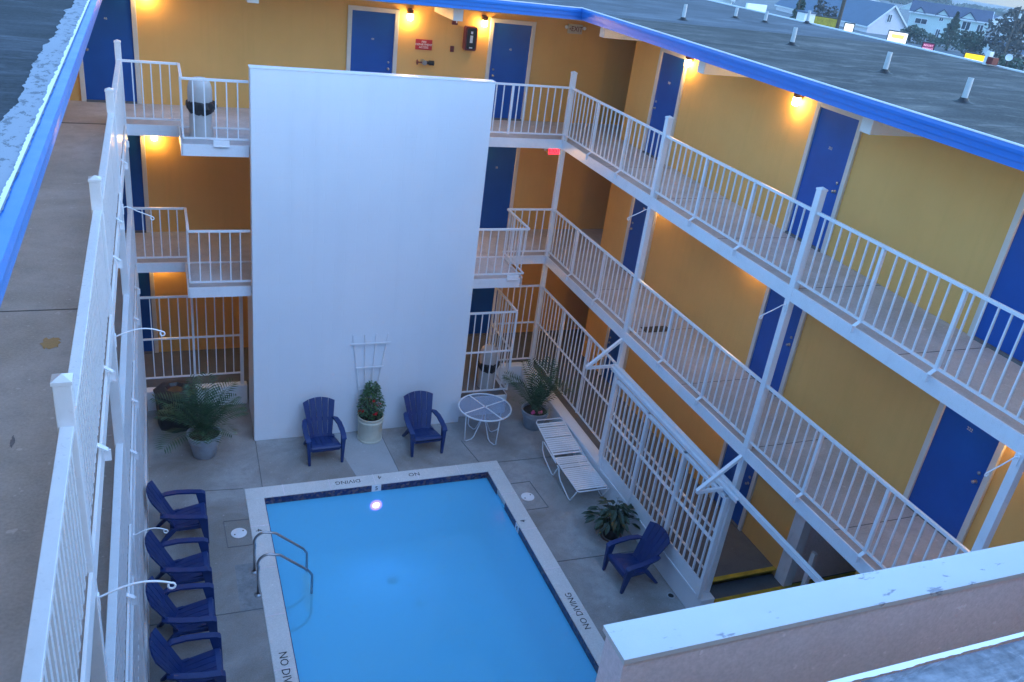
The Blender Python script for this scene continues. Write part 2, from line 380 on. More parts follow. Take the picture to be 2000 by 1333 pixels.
for k in range(9):
    y = 3.6+k*1.08
    if y < 13: m.box(CX0+.002, PX0-.002, y, y+.01, .01, .0145); m.box(PX1+.002, CX1-.002, y, y+.01, .01, .0145)
for k in range(5):
    m.box(1.75+k*.85, 1.76+k*.85, PY1+.002, CY1-.002, .01, .0145)
m.build('coping_joints', mt['stone'], kind='structure')
m = MB(); m.quad((PX0, PY0, -1.5), (PX1, PY0, -1.5), (PX1, PY1, -1.5), (PX0, PY1, -1.5))
m.quad((PX0,PY0,-1.5),(PX0,PY1,-1.5),(PX0,PY1,-.1),(PX0,PY0,-.1)); m.quad((PX1,PY0,-1.5),(PX1,PY1,-1.5),(PX1,PY1,-.1),(PX1,PY0,-.1))
m.quad((PX0,PY1,-1.5),(PX1,PY1,-1.5),(PX1,PY1,-.1),(PX0,PY1,-.1)); m.quad((PX0,PY0,-1.5),(PX1,PY0,-1.5),(PX1,PY0,-.1),(PX0,PY0,-.1))
m.build('pool_basin', mt['plaster'], kind='structure')
m = MB(); e = .012
m.box(PX0, 3.37, PY1-e, PY1-.001, -.16, -.004); m.box(3.56, PX1, PY1-e, PY1-.001, -.16, -.004)
m.box(PX0+.001, PX0+e, PY0, PY1-e, -.16, -.004); m.box(PX1-e, PX1-.001, PY0, 11.25, -.16, -.004); m.box(PX1-e, PX1-.001, 11.42, 12.0, -.16, -.004); m.box(PX1-e, PX1-.001, 12.45, PY1-e, -.16, -.004)
m.build('waterline_tiles', mt['tile'], kind='structure')
m = MB(); m.quad((PX0, PY0, -.14), (PX1, PY0, -.14), (PX1, PY1, -.14), (PX0, PY1, -.14)); m.build('pool_water', mt['water'], kind='structure')
# depth marker tiles and lettering on the coping
for (x0, x1, y0, y1, txt, Mx) in [(3.375, 3.555, PY1-.014, PY1-.002, '5', frame((1,0,0), (0,0,1), (0,-1,0), (3.465, PY1-.0175, -.072))),
                                 (PX1-.014, PX1-.002, 11.255, 11.415, '4', frame((0,-1,0), (0,0,1), (-1,0,0), (PX1-.0175, 11.335, -.072)))]:
    m = MB(); m.box(x0, x1, y0, y1, -.14, -.004)
    root = m.build('depth_marker', mt['white'], label='white tile with black depth number %s on the %s of the pool' % (txt, 'far wall' if txt == '5' else 'right wall'), cat='depth marker')
    text_mb(txt, .13, .001).xf(Mx).build('lettering', mt['black'], root, world=True)
def floor_text(txt, size, x, y, xa, ya, label):
    text_mb(txt, size, .001).xf(frame(xa, ya, (0,0,1), (0, 0, 0))).build('painted_lettering', mt['black'], label=label, cat='lettering').location = (x, y, .0135)
floor_text('DIVING', .145, 2.95, 13.21, (-1,0,0), (0,-1,0), 'black word DIVING painted on the far pool coping')
floor_text('4', .15, 3.57, 13.24, (-1,0,0), (0,-1,0), 'black number 4 painted on the far pool coping')
floor_text('NO', .145, 4.25, 13.21, (-1,0,0), (0,-1,0), 'black word NO painted on the far pool coping')
floor_text('NO DIVING', .17, 1.235, 8.88, (0,-1,0), (1,0,0), 'black NO DIVING painted on the left pool coping')
floor_text('4', .15, 1.20, 12.13, (0,-1,0), (1,0,0), 'black number 4 painted on the left pool coping')
floor_text('NO DIVING', .16, 5.90, 9.05, (0,1,0), (-1,0,0), 'black NO DIVING painted on the right pool coping')
floor_text('4', .15, 5.86, 11.4, (0,1,0), (-1,0,0), 'black number 4 painted on the right pool coping')

# ------------------------------------------------------------------ motel wings
def door(root, cx, cy, z, face, num, hinge=1, w=.88, h=2.05):
    """face: 'S' wall facing -Y at y=cy ; 'W' wall facing -X at x=cx ; 'E' facing +X"""
    if face == 'S': Mx = frame((1,0,0), (0,1,0), (0,0,1), (cx, cy, z))
    elif face == 'W': Mx = frame((0,-1,0), (1,0,0), (0,0,1), (cx, cy, z))
    else: Mx = frame((0,1,0), (-1,0,0), (0,0,1), (cx, cy, z))
    d = MB().box(-w/2, w/2, -.012, 0, .035, h).xf(Mx).build('door', mt['door'], root, world=True)
    def sub(mb, name, mat, **k):
        mb.xf(Mx); rl = root.location; mb.v = [(v[0]-rl.x, v[1]-rl.y, v[2]-rl.z) for v in mb.v]
        return mb.build(name, mat, d, **k)
    f = .085
    sub(MB().box(-w/2-f, -w/2, -.045, 0, 0, h+f).box(w/2, w/2+f, -.045, 0, 0, h+f).box(-w/2, w/2, -.045, 0, h, h+f), 'frame', mt['frame'], bevel=.006)
    sub(MB().box(-w/2, w/2, -.06, -.001, .0, .034), 'threshold', mt['step'])
    hx = hinge*(w/2-.09)
    sub(MB().lathe([(.001, .0), (.026, 0), (.026, .01), (.011, .015), (.011, .035), (.023, .042), (.023, .058), (.001, .065)], 14).xf(frame((1,0,0), (0,0,1), (0,-1,0), (hx, -.012, .95))), 'handle', mt['steel'], smooth=True)
    sub(MB().lathe([(.001, .0), (.024, 0), (.024, .015), (.001, .02)], 12).xf(frame((1,0,0), (0,0,1), (0,-1,0), (hx, -.012, 1.08))), 'deadbolt', mt['steel'], smooth=True)
    sub(text_mb(num, .06, .003).xf(frame((1,0,0), (0,0,1), (0,-1,0), (0, -.016, 1.52))), 'number', mt['frame'])
    return d
def fascia_profile(): return [(0, 0), (.034, 0), (.034, .068), (.052, .070), (.058, .142), (.074, .144), (.080, .180), (.074, .222), (0, .222)]
def fascia(mb, p, q, out):
    """blue stepped edge trim from p to q, 'out' = outward unit vector"""
    p = Vector(p); q = Vector(q); d = (q-p); L = d.length; d.normalize(); o = Vector(out)
    mb.prism(fascia_profile(), 0, L, lambda u, v, t: p+d*t+o*u+Vector((0,0,v-.0)))
doors_right_y = [15.2, 10.3, 6.43, 1.6, -2.3]
doors_back_x = [-.82, 4.14, 7.18]
# ---- right wing
rw = thing('motel_wing', 'gold motel wing on the right with blue doors and blue roof edge', 'building', (12, 5, 0), group='wings of the motel round the courtyard')
wl = MB(); wl.box(XW, 15.05, -9, 16.82, Z2-.1, 8.30); wl.box(XW, 15.05, 8.70, 16.82, -.1, Z2-.1); wl.box(11.6, 15.05, -9, 8.70, -.1, Z2-.1); wl.box(XW, 11.6, -9, 7.25, -.1, Z2-.1)
wl.build('wall', mt['gold'], rw, world=True)
for zz, nm in ((Z2, 0), (Z3, 0)):
    MB().box(XR-.02, XW-.002, -9, YB-.001, zz-.13, zz).build('walkway_slab', mt['walk'], rw, world=True)
    MB().box(XR-.045, XR-.021, -9, YB+.0, zz-.17, zz+.025).box(XR-.021, XR+.03, -9, YB, zz-.17, zz-.135).build('slab_edge', mt['rail'], rw, world=True)
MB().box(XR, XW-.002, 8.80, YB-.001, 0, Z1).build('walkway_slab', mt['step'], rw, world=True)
nums = [['320', '321', '322', '323', '324'], ['220', '221', '222', '223', '224'], ['120', '121']]
for li, (zz, ys) in enumerate(((Z3, doors_right_y), (Z2, doors_right_y), (Z1, doors_right_y[:2]))):
    for k, y in enumerate(ys): door(rw, XW, y, zz, 'W', nums[li][k], hinge=-1 if k == 0 else 1)
rf = MB().box(XR+.01, 15.2, -9, YB, ZR0+.01, ZR1-.01).build('roof', mt['soffit'], rw, world=True)
def sub_world(mb, name, mat, par_part, root, **k):
    rl = root.location; mb.v = [(v[0]-rl.x, v[1]-rl.y, v[2]-rl.z) for v in mb.v]; return mb.build(name, mat, par_part, **k)
def sheet(x0, x1, y0, y1, z, nx=12, ny=40, amp=.012):
    mb = MB(); rr = random.Random(int(x0*7+y0*13+99))
    for i in range(nx+1):
        for j in range(ny+1):
            e_ = 0 if i in (0, nx) or j in (0, ny) else amp
            mb.v.append((x0+(x1-x0)*i/nx, y0+(y1-y0)*j/ny, z+e_*rr.uniform(0, 1)))
    for i in range(nx):
        for j in range(ny):
            a = i*(ny+1)+j; mb.f.append((a, a+ny+1, a+ny+2, a+1)); mb.m.append(0)
    return mb
sub_world(sheet(XR-.034, 15.12, -9, 15.2, ZR1-.004), 'roof_membrane', mt['roof_dark'], rf, rw, smooth=True)
sub_world(sheet(XR-.034, 15.12, 15.2, YB-.034, ZR1-.003, 12, 4), 'roof_membrane', mt['roof_light'], rf, rw, smooth=True)
fm = MB(); fascia(fm, (XR, -9, ZR0), (XR, YB, ZR0), (-1, 0, 0)); sub_world(fm, 'fascia', mt['fascia'], rf, rw)
sub_world(MB().box(XR-.080, XR-.035, -9, YB+.02, ZR1-.003, ZR1+.010), 'drip_edge', mt['white_dirty'], rf, rw)
sub_world(MB().box(15.12, 15.24, -9, YB, ZR0, ZR1+.02), 'drip_edge', mt['white_dirty'], rf, rw)
MB().box(XR+.1, XW, -9, YB, ZR0-.025, ZR0+.009).build('soffit', mt['soffit'], rw, world=True)
MB().box(XR+.05, XW-.003, -9, YB, Z3-.165, Z3-.131).build('soffit', mt['soffit'], rw, world=True)
MB().box(XR+.05, XW-.003, -9, YB, Z2-.165, Z2-.131).build('soffit', mt['soffit'], rw, world=True)
for y in PY[:5]:
    yy = y if y < 16 else 16.25
    MB().box(8.36, XW, yy-.10, yy+.10, 8.04, 8.288).build('beam', mt['white'], rw, world=True, bevel=.008)
# ground-floor alcove by the steps
MB().box(XW-.02, XW+.16, 8.45, 8.70, Z1-.45, Z2-.17).build('column', mt['white_dirty'], rw, world=True)
MB().box(XW+.16, 11.6, 8.50, 8.699, 0, Z2-.17).build('side_panel', mt['stone'], rw, world=True)
gp = MB().box(11.50, 11.59, 7.3, 8.45, .5, Z2-.17).build('lobby_window', mt['glasspane'], rw, world=True)
sub_world(MB().box(11.46, 11.50, 7.26, 7.32, .1, Z2-.17).box(11.46, 11.50, 7.85, 7.90, .5, Z2-.17).box(11.46, 11.5, 7.26, 8.45, .45, .52), 'window_frame', mt['dark'], gp, rw)
for k in range(3):
    z1_ = Z1-.15*(k+1)+.0; y1_ = 8.80-.33*k
    MB().box(8.02, 11.5, y1_-.33, y1_, 0, z1_).build('step', mt['step'], rw, world=True)
MB().box(8.02, XW+.5, 8.72, 8.803, Z1-.02, Z1+.006).box(8.02, XW+.5, 8.795-.0, 8.79, Z1-.15, Z1-.02).box(8.02, 11.4, 8.39, 8.474, .283, .306).box(8.02, 11.4, 8.06, 8.144, .133, .156).build('step_edge', mt['yellow'], rw, world=True)
MB().box(8.02, XW-.03, 8.79, 8.7985, .30, Z1-.02).build('step_riser', mt['yellow'], rw, world=True)
# ---- back wing
bw = thing('motel_wing', 'gold motel wing at the back behind the white stair tower', 'building', (4, 20, 0), group='wings of the motel round the courtyard')
wl = MB(); wl.box(-12, 13.2, YW, 25.8, -.1, 8.30); wl.box(13.0, 15.05, 16.821, YW, -.1, 8.30); wl.build('wall', mt['gold'], bw, world=True)
for zz in (Z2, Z3):
    MB().box(XWL+.002, XR-.02, YB-.001, YW-.002, zz-.13, zz).box(XR-.02, XW, YB, YW-.002, zz-.13, zz).box(XW, 13.0, 16.821, YW-.002, zz-.13, zz).build('walkway_slab', mt['walk'], bw, world=True)
    MB().box(XL, XR-.055, YB-.035, YB-.003, zz-.17, zz+.025).build('slab_edge', mt['rail'], bw, world=True)
    MB().box(XWL+.002, 13, YB+.05, YW-.003, zz-.165, zz-.131).build('soffit', mt['soffit'], bw, world=True)
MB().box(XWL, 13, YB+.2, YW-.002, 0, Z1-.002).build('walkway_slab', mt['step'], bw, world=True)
numb = [['46', '44', '42'], ['36', '34', '32'], ['26', '24', '22']]
for li, zz in enumerate((Z3, Z2, Z1)):
    for k, x in enumerate(doors_back_x): door(bw, x, YW, zz, 'S', numb[li][k], hinge=(-1, 1, -1)[k])
rf = MB().box(-12, 15.2, YB+.005, 26, ZR0+.01, ZR1-.01).build('roof', mt['soffit'], bw, world=True)
sub_world(sheet(-12, 15.12, YB-.034, 26, ZR1-.004, 30, 12), 'roof_membrane', mt['roof_light'], rf, bw, smooth=True)
fm = MB(); fascia(fm, (XL, YB, ZR0), (XR, YB, ZR0), (0, -1, 0)); sub_world(fm, 'fascia', mt['fascia'], rf, bw)
sub_world(MB().box(XL, XR-.08, YB-.080, YB-.035, ZR1-.003, ZR1+.010), 'drip_edge', mt['white_dirty'], rf, bw)
sub_world(MB().box(15.12, 15.24, YB+.001, 26, ZR0, ZR1+.02), 'drip_edge', mt['white_dirty'], rf, bw)
MB().box(XWL, 13, YB+.1, YW, ZR0-.025, ZR0+.009).build('soffit', mt['soffit'], bw, world=True)
for x in (1.66, 5.50): MB().box(x-.10, x+.10, 16.82, YW, 8.04, 8.288).build('beam', mt['white'], bw, world=True, bevel=.008)
# ---- left wing
lw = thing('motel_wing', 'left motel wing seen from its slate roof down to the walkway', 'building', (-4, 6, 0), group='wings of the motel round the courtyard')
MB().box(-12, XWL, -9, YW-.001, -.1, 8.30).build('wall', mt['gold'], lw, world=True)
for zz in (Z2, Z3):
    MB().box(XWL+.002, XL+.02, -9, YB-.02, zz-.13, zz).build('walkway_slab', mt['walk'], lw, world=True)
    MB().box(XL+.021, XL+.044, -9, YB-.036, zz-.17, zz+.025).build('slab_edge', mt['white'], lw, world=True)
    MB().box(XWL+.002, XL, -9, YB, zz-.165, zz-.131).build('soffit', mt['soffit'], lw, world=True)
MB().box(XWL, XL-.06, -9, YB+.2, 0, Z1).build('walkway_slab', mt['walk'], lw, world=True)
rf = MB().box(-12, XL-.075, -1, YB, ZR0+.01, ZR1-.01).build('roof', mt['soffit'], lw, world=True)
# shingle field and the painted band along the edge (ragged inner border)
sub_world(sheet(-12, -.78, -1, YB, ZR1-.004, 10, 30), 'roof_felt', mt['shingle'], rf, lw, smooth=True)
rr = random.Random(5); mb = MB(); N = 900; L = []
off = 0
for i in range(N+1):
    y = -1+(YB+1)*i/N; off = off*.93+rr.uniform(-.007, .007)
    L.append(y)
    x_in = -.80-.035*(16-y)/14+off+.010*math.sin(y*3.1)+.006*math.sin(y*17)
    x_out = XL-.050+rr.uniform(-.004, .004)
    mb.v += [(x_in, y, ZR1+.0035), (x_out, y, ZR1+.004)]
for i in range(N): mb.f.append((2*i, 2*i+1, 2*i+3, 2*i+2)); mb.m.append(0)
sub_world(mb, 'painted_edge', mt['edge_paint'], rf, lw)
fm = MB(); fascia(fm, (XL-.06, -1, ZR0), (XL-.06, YB, ZR0), (1, 0, 0)); sub_world(fm, 'fascia', mt['fascia'], rf, lw)
rr = random.Random(3); mb = MB(); x_ = 0
for i in range(1401):
    y = -1+(YB+1)*i/1400; x_ = x_*.8+rr.uniform(-.004, .004)
    mb.v += [(XL-.076+x_, y, ZR1+.008), (XL-.056, y, ZR1+.008)]
for i in range(1400): mb.f.append((2*i, 2*i+1, 2*i+3, 2*i+2)); mb.m.append(0)
sub_world(mb, 'drip_edge', mt['white'], rf, lw)
# ---- south wing: the roof we look from, and its solid guard wall
sw_ = thing('motel_wing', 'near motel wing whose weathered felt roof fills the bottom right corner', 'building', (3, -3, 0), group='wings of the motel round the courtyard')
MB().box(-12, 15.05, -8.9, -.9, -.1, 8.30).build('wall', mt['gold'], sw_, world=True)
rf = MB().box(-12, 15.2, -8.9, .911, ZR0+.01, ZR1-.012).build('roof', mt['soffit'], sw_, world=True)
sub_world(sheet(XL-.07, 15.12, -8.9, .911, ZR1-.006, 30, 12, .004), 'roof_felt', mt['roof_front'], rf, sw_, smooth=True)
rr = random.Random(11); mb = MB(); off = 0
for i in range(2321):
    x = XL+(15-XL)*i/2320; off = off*.85+rr.uniform(-.0022, .0022)
    mb.v += [(x, .916-abs(off)*.6-.0015*(1+math.sin(x*5.3)), ZR1+.003), (x, .925, ZR1+.003)]
for i in range(2320): mb.f.append((2*i, 2*i+1, 2*i+3, 2*i+2)); mb.m.append(0)
sub_world(mb, 'drip_edge', mt['white'], rf, sw_)
sub_world(MB().box(XL, 15.2, .912, .922, ZR0, ZR1-.022), 'fascia', mt['fascia'], rf, sw_)
gw = thing('guard_wall', 'thick stucco guard wall with flaking white top in the foreground', 'wall', (8.4, 2.43, 0))
MB().box(1.815, 15.0, 2.325, 2.505, -.1, 6.985).build('wall_face', mt['stone'], gw, world=True)
gt = sheet(1.80, 15.0, 2.308, 2.525, 7.018, 200, 6, .007); gt.box(1.802, 15.0, 2.310, 2.523, 6.986, 7.0165); gt.build('coping', mt['parapet'], gw, world=True, smooth='auto')

# ---- white stair tower
st = thing('stair_tower', 'tall blank white painted block wall hiding the stairs', 'stair tower', (3.56, 14.92, 0))
MB().box(1.41, 5.70, 14.916, 15.12, 0, 7.25).build('wall', mt['block'], st, world=True, bevel=.01)
MB().box(1.44, 5.66, 15.12, 16.25, 0, 2.98).build('lower_wall', mt['block'], st, world=True)
MB().box(1.40, 5.71, 14.908, 15.13, 7.251, 7.268).build('coping', mt['white'], st, world=True)
def flight(x0, z0, x1, z1_, n=14):
    poly = []; dx = (x1-x0)/n; dz = (z1_-z0)/n
    for i in range(n): poly += [(x0+dx*i, z0+dz*(i+1)), (x0+dx*(i+1), z0+dz*(i+1))]
    poly += [(x1, z1_-.22), (x0, z0-.02)]
    return MB().prism(poly, 15.22, 16.30, lambda u, v, t: (u, t, v))
flight(5.4, Z2, 1.75, Z3).build('stair_flight', mt['light_conc'], st, world=True)
MB().box(.33, 1.75, 15.16, YB-.036, Z3-.13, Z3).build('landing', mt['walk'], st, world=True)
MB().box(.32, 1.40, 15.12, 15.159, Z3-.17, Z3+.025).box(.305, .329, 15.12, YB-.04, Z3-.17, Z3+.025).build('landing_edge', mt['rail'], st, world=True)
MB().box(.33, 1.75, 15.16, YB-.036, Z2-.13, Z2).build('landing', mt['walk'], st, world=True)
MB().box(.32, 1.40, 15.12, 15.159, Z2-.17, Z2+.025).box(.305, .329, 15.12, YB-.04, Z2-.17, Z2+.025).build('landing_edge', mt['rail'], st, world=True)
MB().box(5.5, 6.86, 15.16, YB-.036, Z2-.13, Z2).build('landing', mt['walk'], st, world=True)
MB().box(5.71, 6.80, 15.12, 15.159, Z2-.17, Z2+.025).box(6.861, 6.885, 15.2, YB-.04, Z2-.17, Z2+.025).build('landing_edge', mt['rail'], st, world=True)
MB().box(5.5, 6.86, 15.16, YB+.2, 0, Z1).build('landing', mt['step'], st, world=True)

# ---- courtyard kerb walls
kw = thing('kerb_wall', 'low white painted kerb wall under the left ground floor bars', 'wall', (.4, 16.45, 0))
MB().box(XL-.05, 1.42, YB, YB+.2, 0, Z1).build('wall_face', mt['block'], kw, world=True, bevel=.01)
kw = thing('kerb_wall', 'low white kerb wall running under the sliding gate on the right', 'wall', (7.85, 12.5, 0))
MB().box(7.735, 8.00, 8.36, YB+.2, 0, Z1+.003).build('wall_face', mt['block'], kw, world=True, bevel=.01)
MB().box(6.885, 7.734, YB, YB+.2, 0, Z1-.001).build('return_wall', mt['block'], kw, world=True)
kw = thing('kerb_wall', 'short white kerb under the barred stair entrance behind the round table', 'wall', (6.3, 15.15, 0))
MB().box(5.71, 6.84, 15.12, 15.159, 0, .46).build('wall_face', mt['block'], kw, world=True)
MB().box(6.861, 6.884, 15.16, YB-.001, 0, .46).build('return_wall', mt['block'], kw, world=True)
kw = thing('kerb_wall', 'low white kerb wall hidden along the left walkway', 'wall', (XL, 6, 0))
MB().box(XL-.055, XL+.045, -1, YB-.001, 0, Z1+.003).build('wall_face', mt['block'], kw, world=True)
# ------------------------------------------------------------------ posts and railings
def post(x, y, ztop, label):
    r = thing('support_post', label, 'post', (x, y, 0), group='white posts carrying the walkways')
    MB().box(-.05, .05, -.05, .05, .0, ztop-.03).build('shaft', mt['rail'], r, bevel=.005)
    MB().add([(-.055,-.055,0),(.055,-.055,0),(.055,.055,0),(-.055,.055,0),(-.055,-.055,.022),(.055,-.055,.022),(.055,.055,.022),(-.055,.055,.022),(0,0,.05)],
             [(0,3,2,1),(0,1,5,4),(1,2,6,5),(2,3,7,6),(3,0,4,7),(4,5,8),(5,6,8),(6,7,8),(7,4,8)]).xf(Matrix.Translation((0, 0, ztop-.03))).build('cap', mt['rail'], r)
    return r
ordn = ['at the far corner', 'second from the far corner', 'third from the far corner', 'fourth from the far corner', 'nearest', 'nearest']
PT = Z3+1.42
for i, y in enumerate(PY[:5]):
    post(XR, y, PT, 'white full height post of the right walkways, %s' % ordn[i])
    post(XL, y, PT, 'white full height post of the left walkways, %s' % ordn[i])
def railing(name, label, pts, z, hb, ht, post_step=1.3, mid=None, group=None, bal=.163, feet=None, endposts=False, cat='railing', bw=.02, tw=.045):
    """railing along the polyline pts; feet = direction of the bracket out over the slab edge"""
    o = (pts[0][0], pts[0][1], z)
    root = thing(name, label, cat, o, group=group)
    top, bot, bl, md = MB(), MB(), MB(), MB(); posts = []
    for (a, b) in zip(pts, pts[1:]):
        A = Vector((*a, z)); B = Vector((*b, z)); d = B-A; L = d.length; d.normalize()
        e = .05
        top.bar(A+d*.0+Vector((0,0,ht-.02)), B+Vector((0,0,ht-.02)), tw, .04)
        bot.bar(A+Vector((0,0,hb)), B+Vector((0,0,hb)), .03, .03)
        if mid: md.bar(A+Vector((0,0,mid)), B+Vector((0,0,mid)), .03, .035)
        n = max(1, round(L/bal)); npst = max(0, round(L/post_step)-1) if L > 1.6 else 0
        pp = [L*(k+1)/(npst+1) for k in range(npst)]
        for k in range(1, n):
            t = L*k/n
            if any(abs(t-q) < .07 for q in pp): continue
            P = A+d*t; bl.bar(P+Vector((0,0,hb)), P+Vector((0,0,ht-.03)), bw, bw, up=(d.x, d.y, 0))
        for q in pp: posts.append((A+d*q, d))
        if endposts: 
            posts.append((B.copy(), d))
    top.build('top_rail', mt['rail'], root, world=True, bevel=.004); bot.build('bottom_rail', mt['rail'], root, world=True)
    bl.build('balusters', mt['rail'], root, world=True)
    if mid: md.build('middle_rail', mt['rail'], root, world=True)
    for P, d in posts:
        pb = MB(); pb.bar(P+Vector((0,0,hb-.03)), P+Vector((0,0,ht-.03)), .045, .045, up=(d.x, d.y, 0))
        if feet:
            f = Vector(feet); pb.bar(P+Vector((0,0,hb-.01)), P+f*.09+Vector((0,0,hb-.075)), .05, .012); pb.bar(P+f*.085+Vector((0,0,hb-.07)), P+f*.085+Vector((0,0,hb-.17)), .05, .012)
        pb.build('post', mt['rail'], root, world=True)
    return root
flo = {Z3: 'top floor', Z2: 'middle floor'}
bayn = ['farthest bay', 'second bay from the far corner', 'third bay from the far corner', 'nearest bay']
for zz in (Z3, Z2):
    for k in range(4):
        railing('walkway_railing', '%s railing of the right walkway, %s' % (flo[zz], bayn[k]), [(XR, PY[k]-.05), (XR, PY[k+1]+.05)], zz, .13, 1.12, group='white railings of the right walkways', feet=(-1, 0, 0))
        railing('walkway_railing', '%s railing of the left walkway, %s' % (flo[zz], bayn[k]), [(XL, PY[k]-.05), (XL, PY[k+1]+.05)], zz, .13, 1.12, group='white railings of the left walkways', feet=(1, 0, 0), bw=.05, bal=.125, tw=.075)
railing('walkway_railing', 'top floor railing stepping out round the left stair landing', [(XL+.05, YB-.01), (.355, YB-.01), (.355, 15.14), (1.405, 15.14)], Z3, .13, 1.12, group='white railings of the back walkways')
railing('walkway_railing', 'middle floor railing stepping out round the left stair landing', [(XL+.05, YB-.01), (.355, YB-.01), (.355, 15.14), (1.405, 15.14)], Z2, .13, 1.12, group='white railings of the back walkways')
railing('walkway_railing', 'top floor back railing passing behind the white stair tower', [(XR-.05, YB-.01), (1.62, YB-.01)], Z3, .13, 1.12, group='white railings of the back walkways')
railing('walkway_railing', 'middle floor railing stepping out round the right stair landing', [(XR-.05, YB-.01), (6.862, YB-.01), (6.862, 15.14), (5.705, 15.14)], Z2, .13, 1.12, group='white railings of the back walkways')
# small flanges where landing railings meet the slab
for (x, z, lb) in ((.95, Z3, 'small white mounting plate under the top floor left landing rail'), (6.62, Z2, 'small white mounting plate at the corner of the right landing rail')):
    MB().box(-.13, .13, -.03, 0, -.06, .06).box(-.11, .11, -.045, -.03, -.045, -.03).build('mounting_plate', mt['white'], label=lb, cat='bracket', bevel=.004).location = (x, 15.118, z+.05)
# ground-floor barred fences
railing('barred_fence', 'tall barred fence on the ground floor left of the stair tower', [(XL+.05, YB+.06), (1.33, YB+.06)], 0, .74, 2.55, mid=1.62, group='ground floor barred fences', post_step=1.0)
railing('barred_fence', 'tall barred cage beside the ground floor stair entrance', [(XR-.05, YB+.06), (6.84, YB+.06), (6.84, 15.14), (5.76, 15.14)], 0, .62, 2.53, mid=1.58, group='ground floor barred fences', endposts=True)
railing('barred_fence', 'tall barred fence along the right kerb from far corner to gate', [(XR, PY[0]-.05), (XR, PY[1]+.05)], 0, .72, 2.53, mid=1.60, group='ground floor barred fences')
railing('barred_fence', 'tall barred fence standing behind the sliding gate', [(XR, PY[1]-.05), (XR, PY[2]+.05)], 0, .76, 2.53, mid=1.54, group='ground floor barred fences', bal=.65)
for k in range(4):
    railing('barred_fence', 'ground floor barred fence of the left walkway, %s' % bayn[k], [(XL, PY[k]-.05), (XL, PY[k+1]+.05)], 0, .62, 2.53, mid=1.58, group='ground floor barred fences', bw=.035)
MB().box(1.29, 1.36, YB+.03, YB+.09, Z1, 2.56).build('fence_post', mt['rail'], label='slim white end post of the left barred fence by the tower', cat='post')
# sliding gate with its overhead track and braces
g = thing('sliding_gate', 'white barred sliding gate standing above the kerb behind the lounger', 'gate', (7.70, 10.25, .46))
GX = 7.70
ys = [8.42, 9.63, 10.86, 12.08]
for y in ys: MB().box(GX-.035, GX+.035, y-.035, y+.035, .47, 2.50).build('post', mt['rail'], g, world=True, bevel=.004)
MB().box(GX-.03, GX+.03, 8.42, 12.08, 2.44, 2.50).build('top_rail', mt['rail'], g, world=True)
MB().box(GX-.02, GX+.02, 8.45, 12.05, 1.60, 1.64).build('middle_rail', mt['rail'], g, world=True)
MB().box(GX-.02, GX+.02, 8.45, 12.05, .47, .51).build('bottom_rail', mt['rail'], g, world=True)
MB().box(GX-.008, GX+.008, 8.45, 12.05, .511, .80).build('kick_plate', mt['rail'], g, world=True)
b = MB()
for a, c in zip(ys, ys[1:]):
    for k in range(1, 8): y = a+(c-a)*k/8; b.box(GX-.014, GX+.014, y-.014, y+.014, .8, 2.45)
b.build('balusters', mt['rail'], g, world=True)
tr = thing('gate_track', 'white overhead track beam the barred gate slides along', 'gate track', (7.80, 9.4, 2.6))
MB().box(7.765, 7.83, 4.2, 12.4, 2.555, 2.64).build('beam', mt['rail'], tr, world=True)
MB().box(7.70, 7.755, 8.2, 12.4, 2.585, 2.60).box(7.70, 7.712, 8.2, 12.4, 2.54, 2.585).build('channel', mt['rail'], tr, world=True)
for y, lb in ((12.51, 'triangular white brace on the far gate post'), (8.57, 'triangular white brace on the near gate post')):
    r = thing('gate_brace', lb, 'brace', (7.24, y, 2.55))
    MB().bar((7.24, y, 2.56), (XR-.05, y, 3.12), .05, .06, up=(0,1,0)).build('diagonal_arm', mt['rail'], r, world=True)
    MB().bar((7.24, y, 2.545), (XR-.04, y, 2.545), .05, .05, up=(0,1,0)).build('flat_arm', mt['rail'], r, world=True)
# leaning handrail by the steps
r = thing('step_handrail', 'short white handrail post by the yellow edged steps', 'handrail', (9.7, 8.2, .15))
MB().bar((9.62, 8.15, .0), (9.62, 8.18, 1.25), .06, .09).build('upright', mt['rail'], r, world=True); MB().box(9.54, 9.70, 8.07, 8.23, .15, .17).build('foot', mt['rail'], r, world=True)
# hanging-basket hooks on the posts
def hook(x, y, z, dx, big, label):
    r = thing('plant_hook', label, 'plant hook', (x, y, z), group='white plant hooks on the posts')
    s = 1 if dx > 0 else -1; L = abs(dx); pts = []
    if big:
        for t in [i/14 for i in range(15)]: pts.append((s*L*t, 0, .02+.11*math.sin(t*math.pi*.72)-.05*t))
    else: pts = [(0, 0, 0), (s*.02, 0, .012), (s*.05, 0, .018), (s*L*.5, 0, -.05), (s*L, 0, -.13)]
    ex, _, ez = pts[-1]
    for k in range(1, 12):
        a = k*R(27); rad = .032*(1-.035*k); pts.append((ex+s*rad*math.sin(a)*.9, 0, ez-rad*(1-math.cos(a))*1.0))
    MB().tube(pts, .0075, 8).build('arm', mt['white'], r, smooth=True)
    MB().box(-.012, .004, -.02, .02, -.09, .05).build('wall_plate', mt['white'], r)
for i, (y, z, big) in enumerate([(12.51, 5.68, 0), (8.57, 5.62, 1), (4.75, 5.63, 1)]):
    hook(XL+.055, y, z, .44 if big else .36, big, 'curled white hook on the top floor left posts, %s' % ['far one', 'middle one', 'near large one'][i])
for i, (y, z) in enumerate([(8.57, 4.90), (4.75, 5.80-.9)]):
    hook(XL+.055, y, 3.05, .34, 1, 'curled white hook lower on the left posts, %s' % ['far one', 'near one'][i])
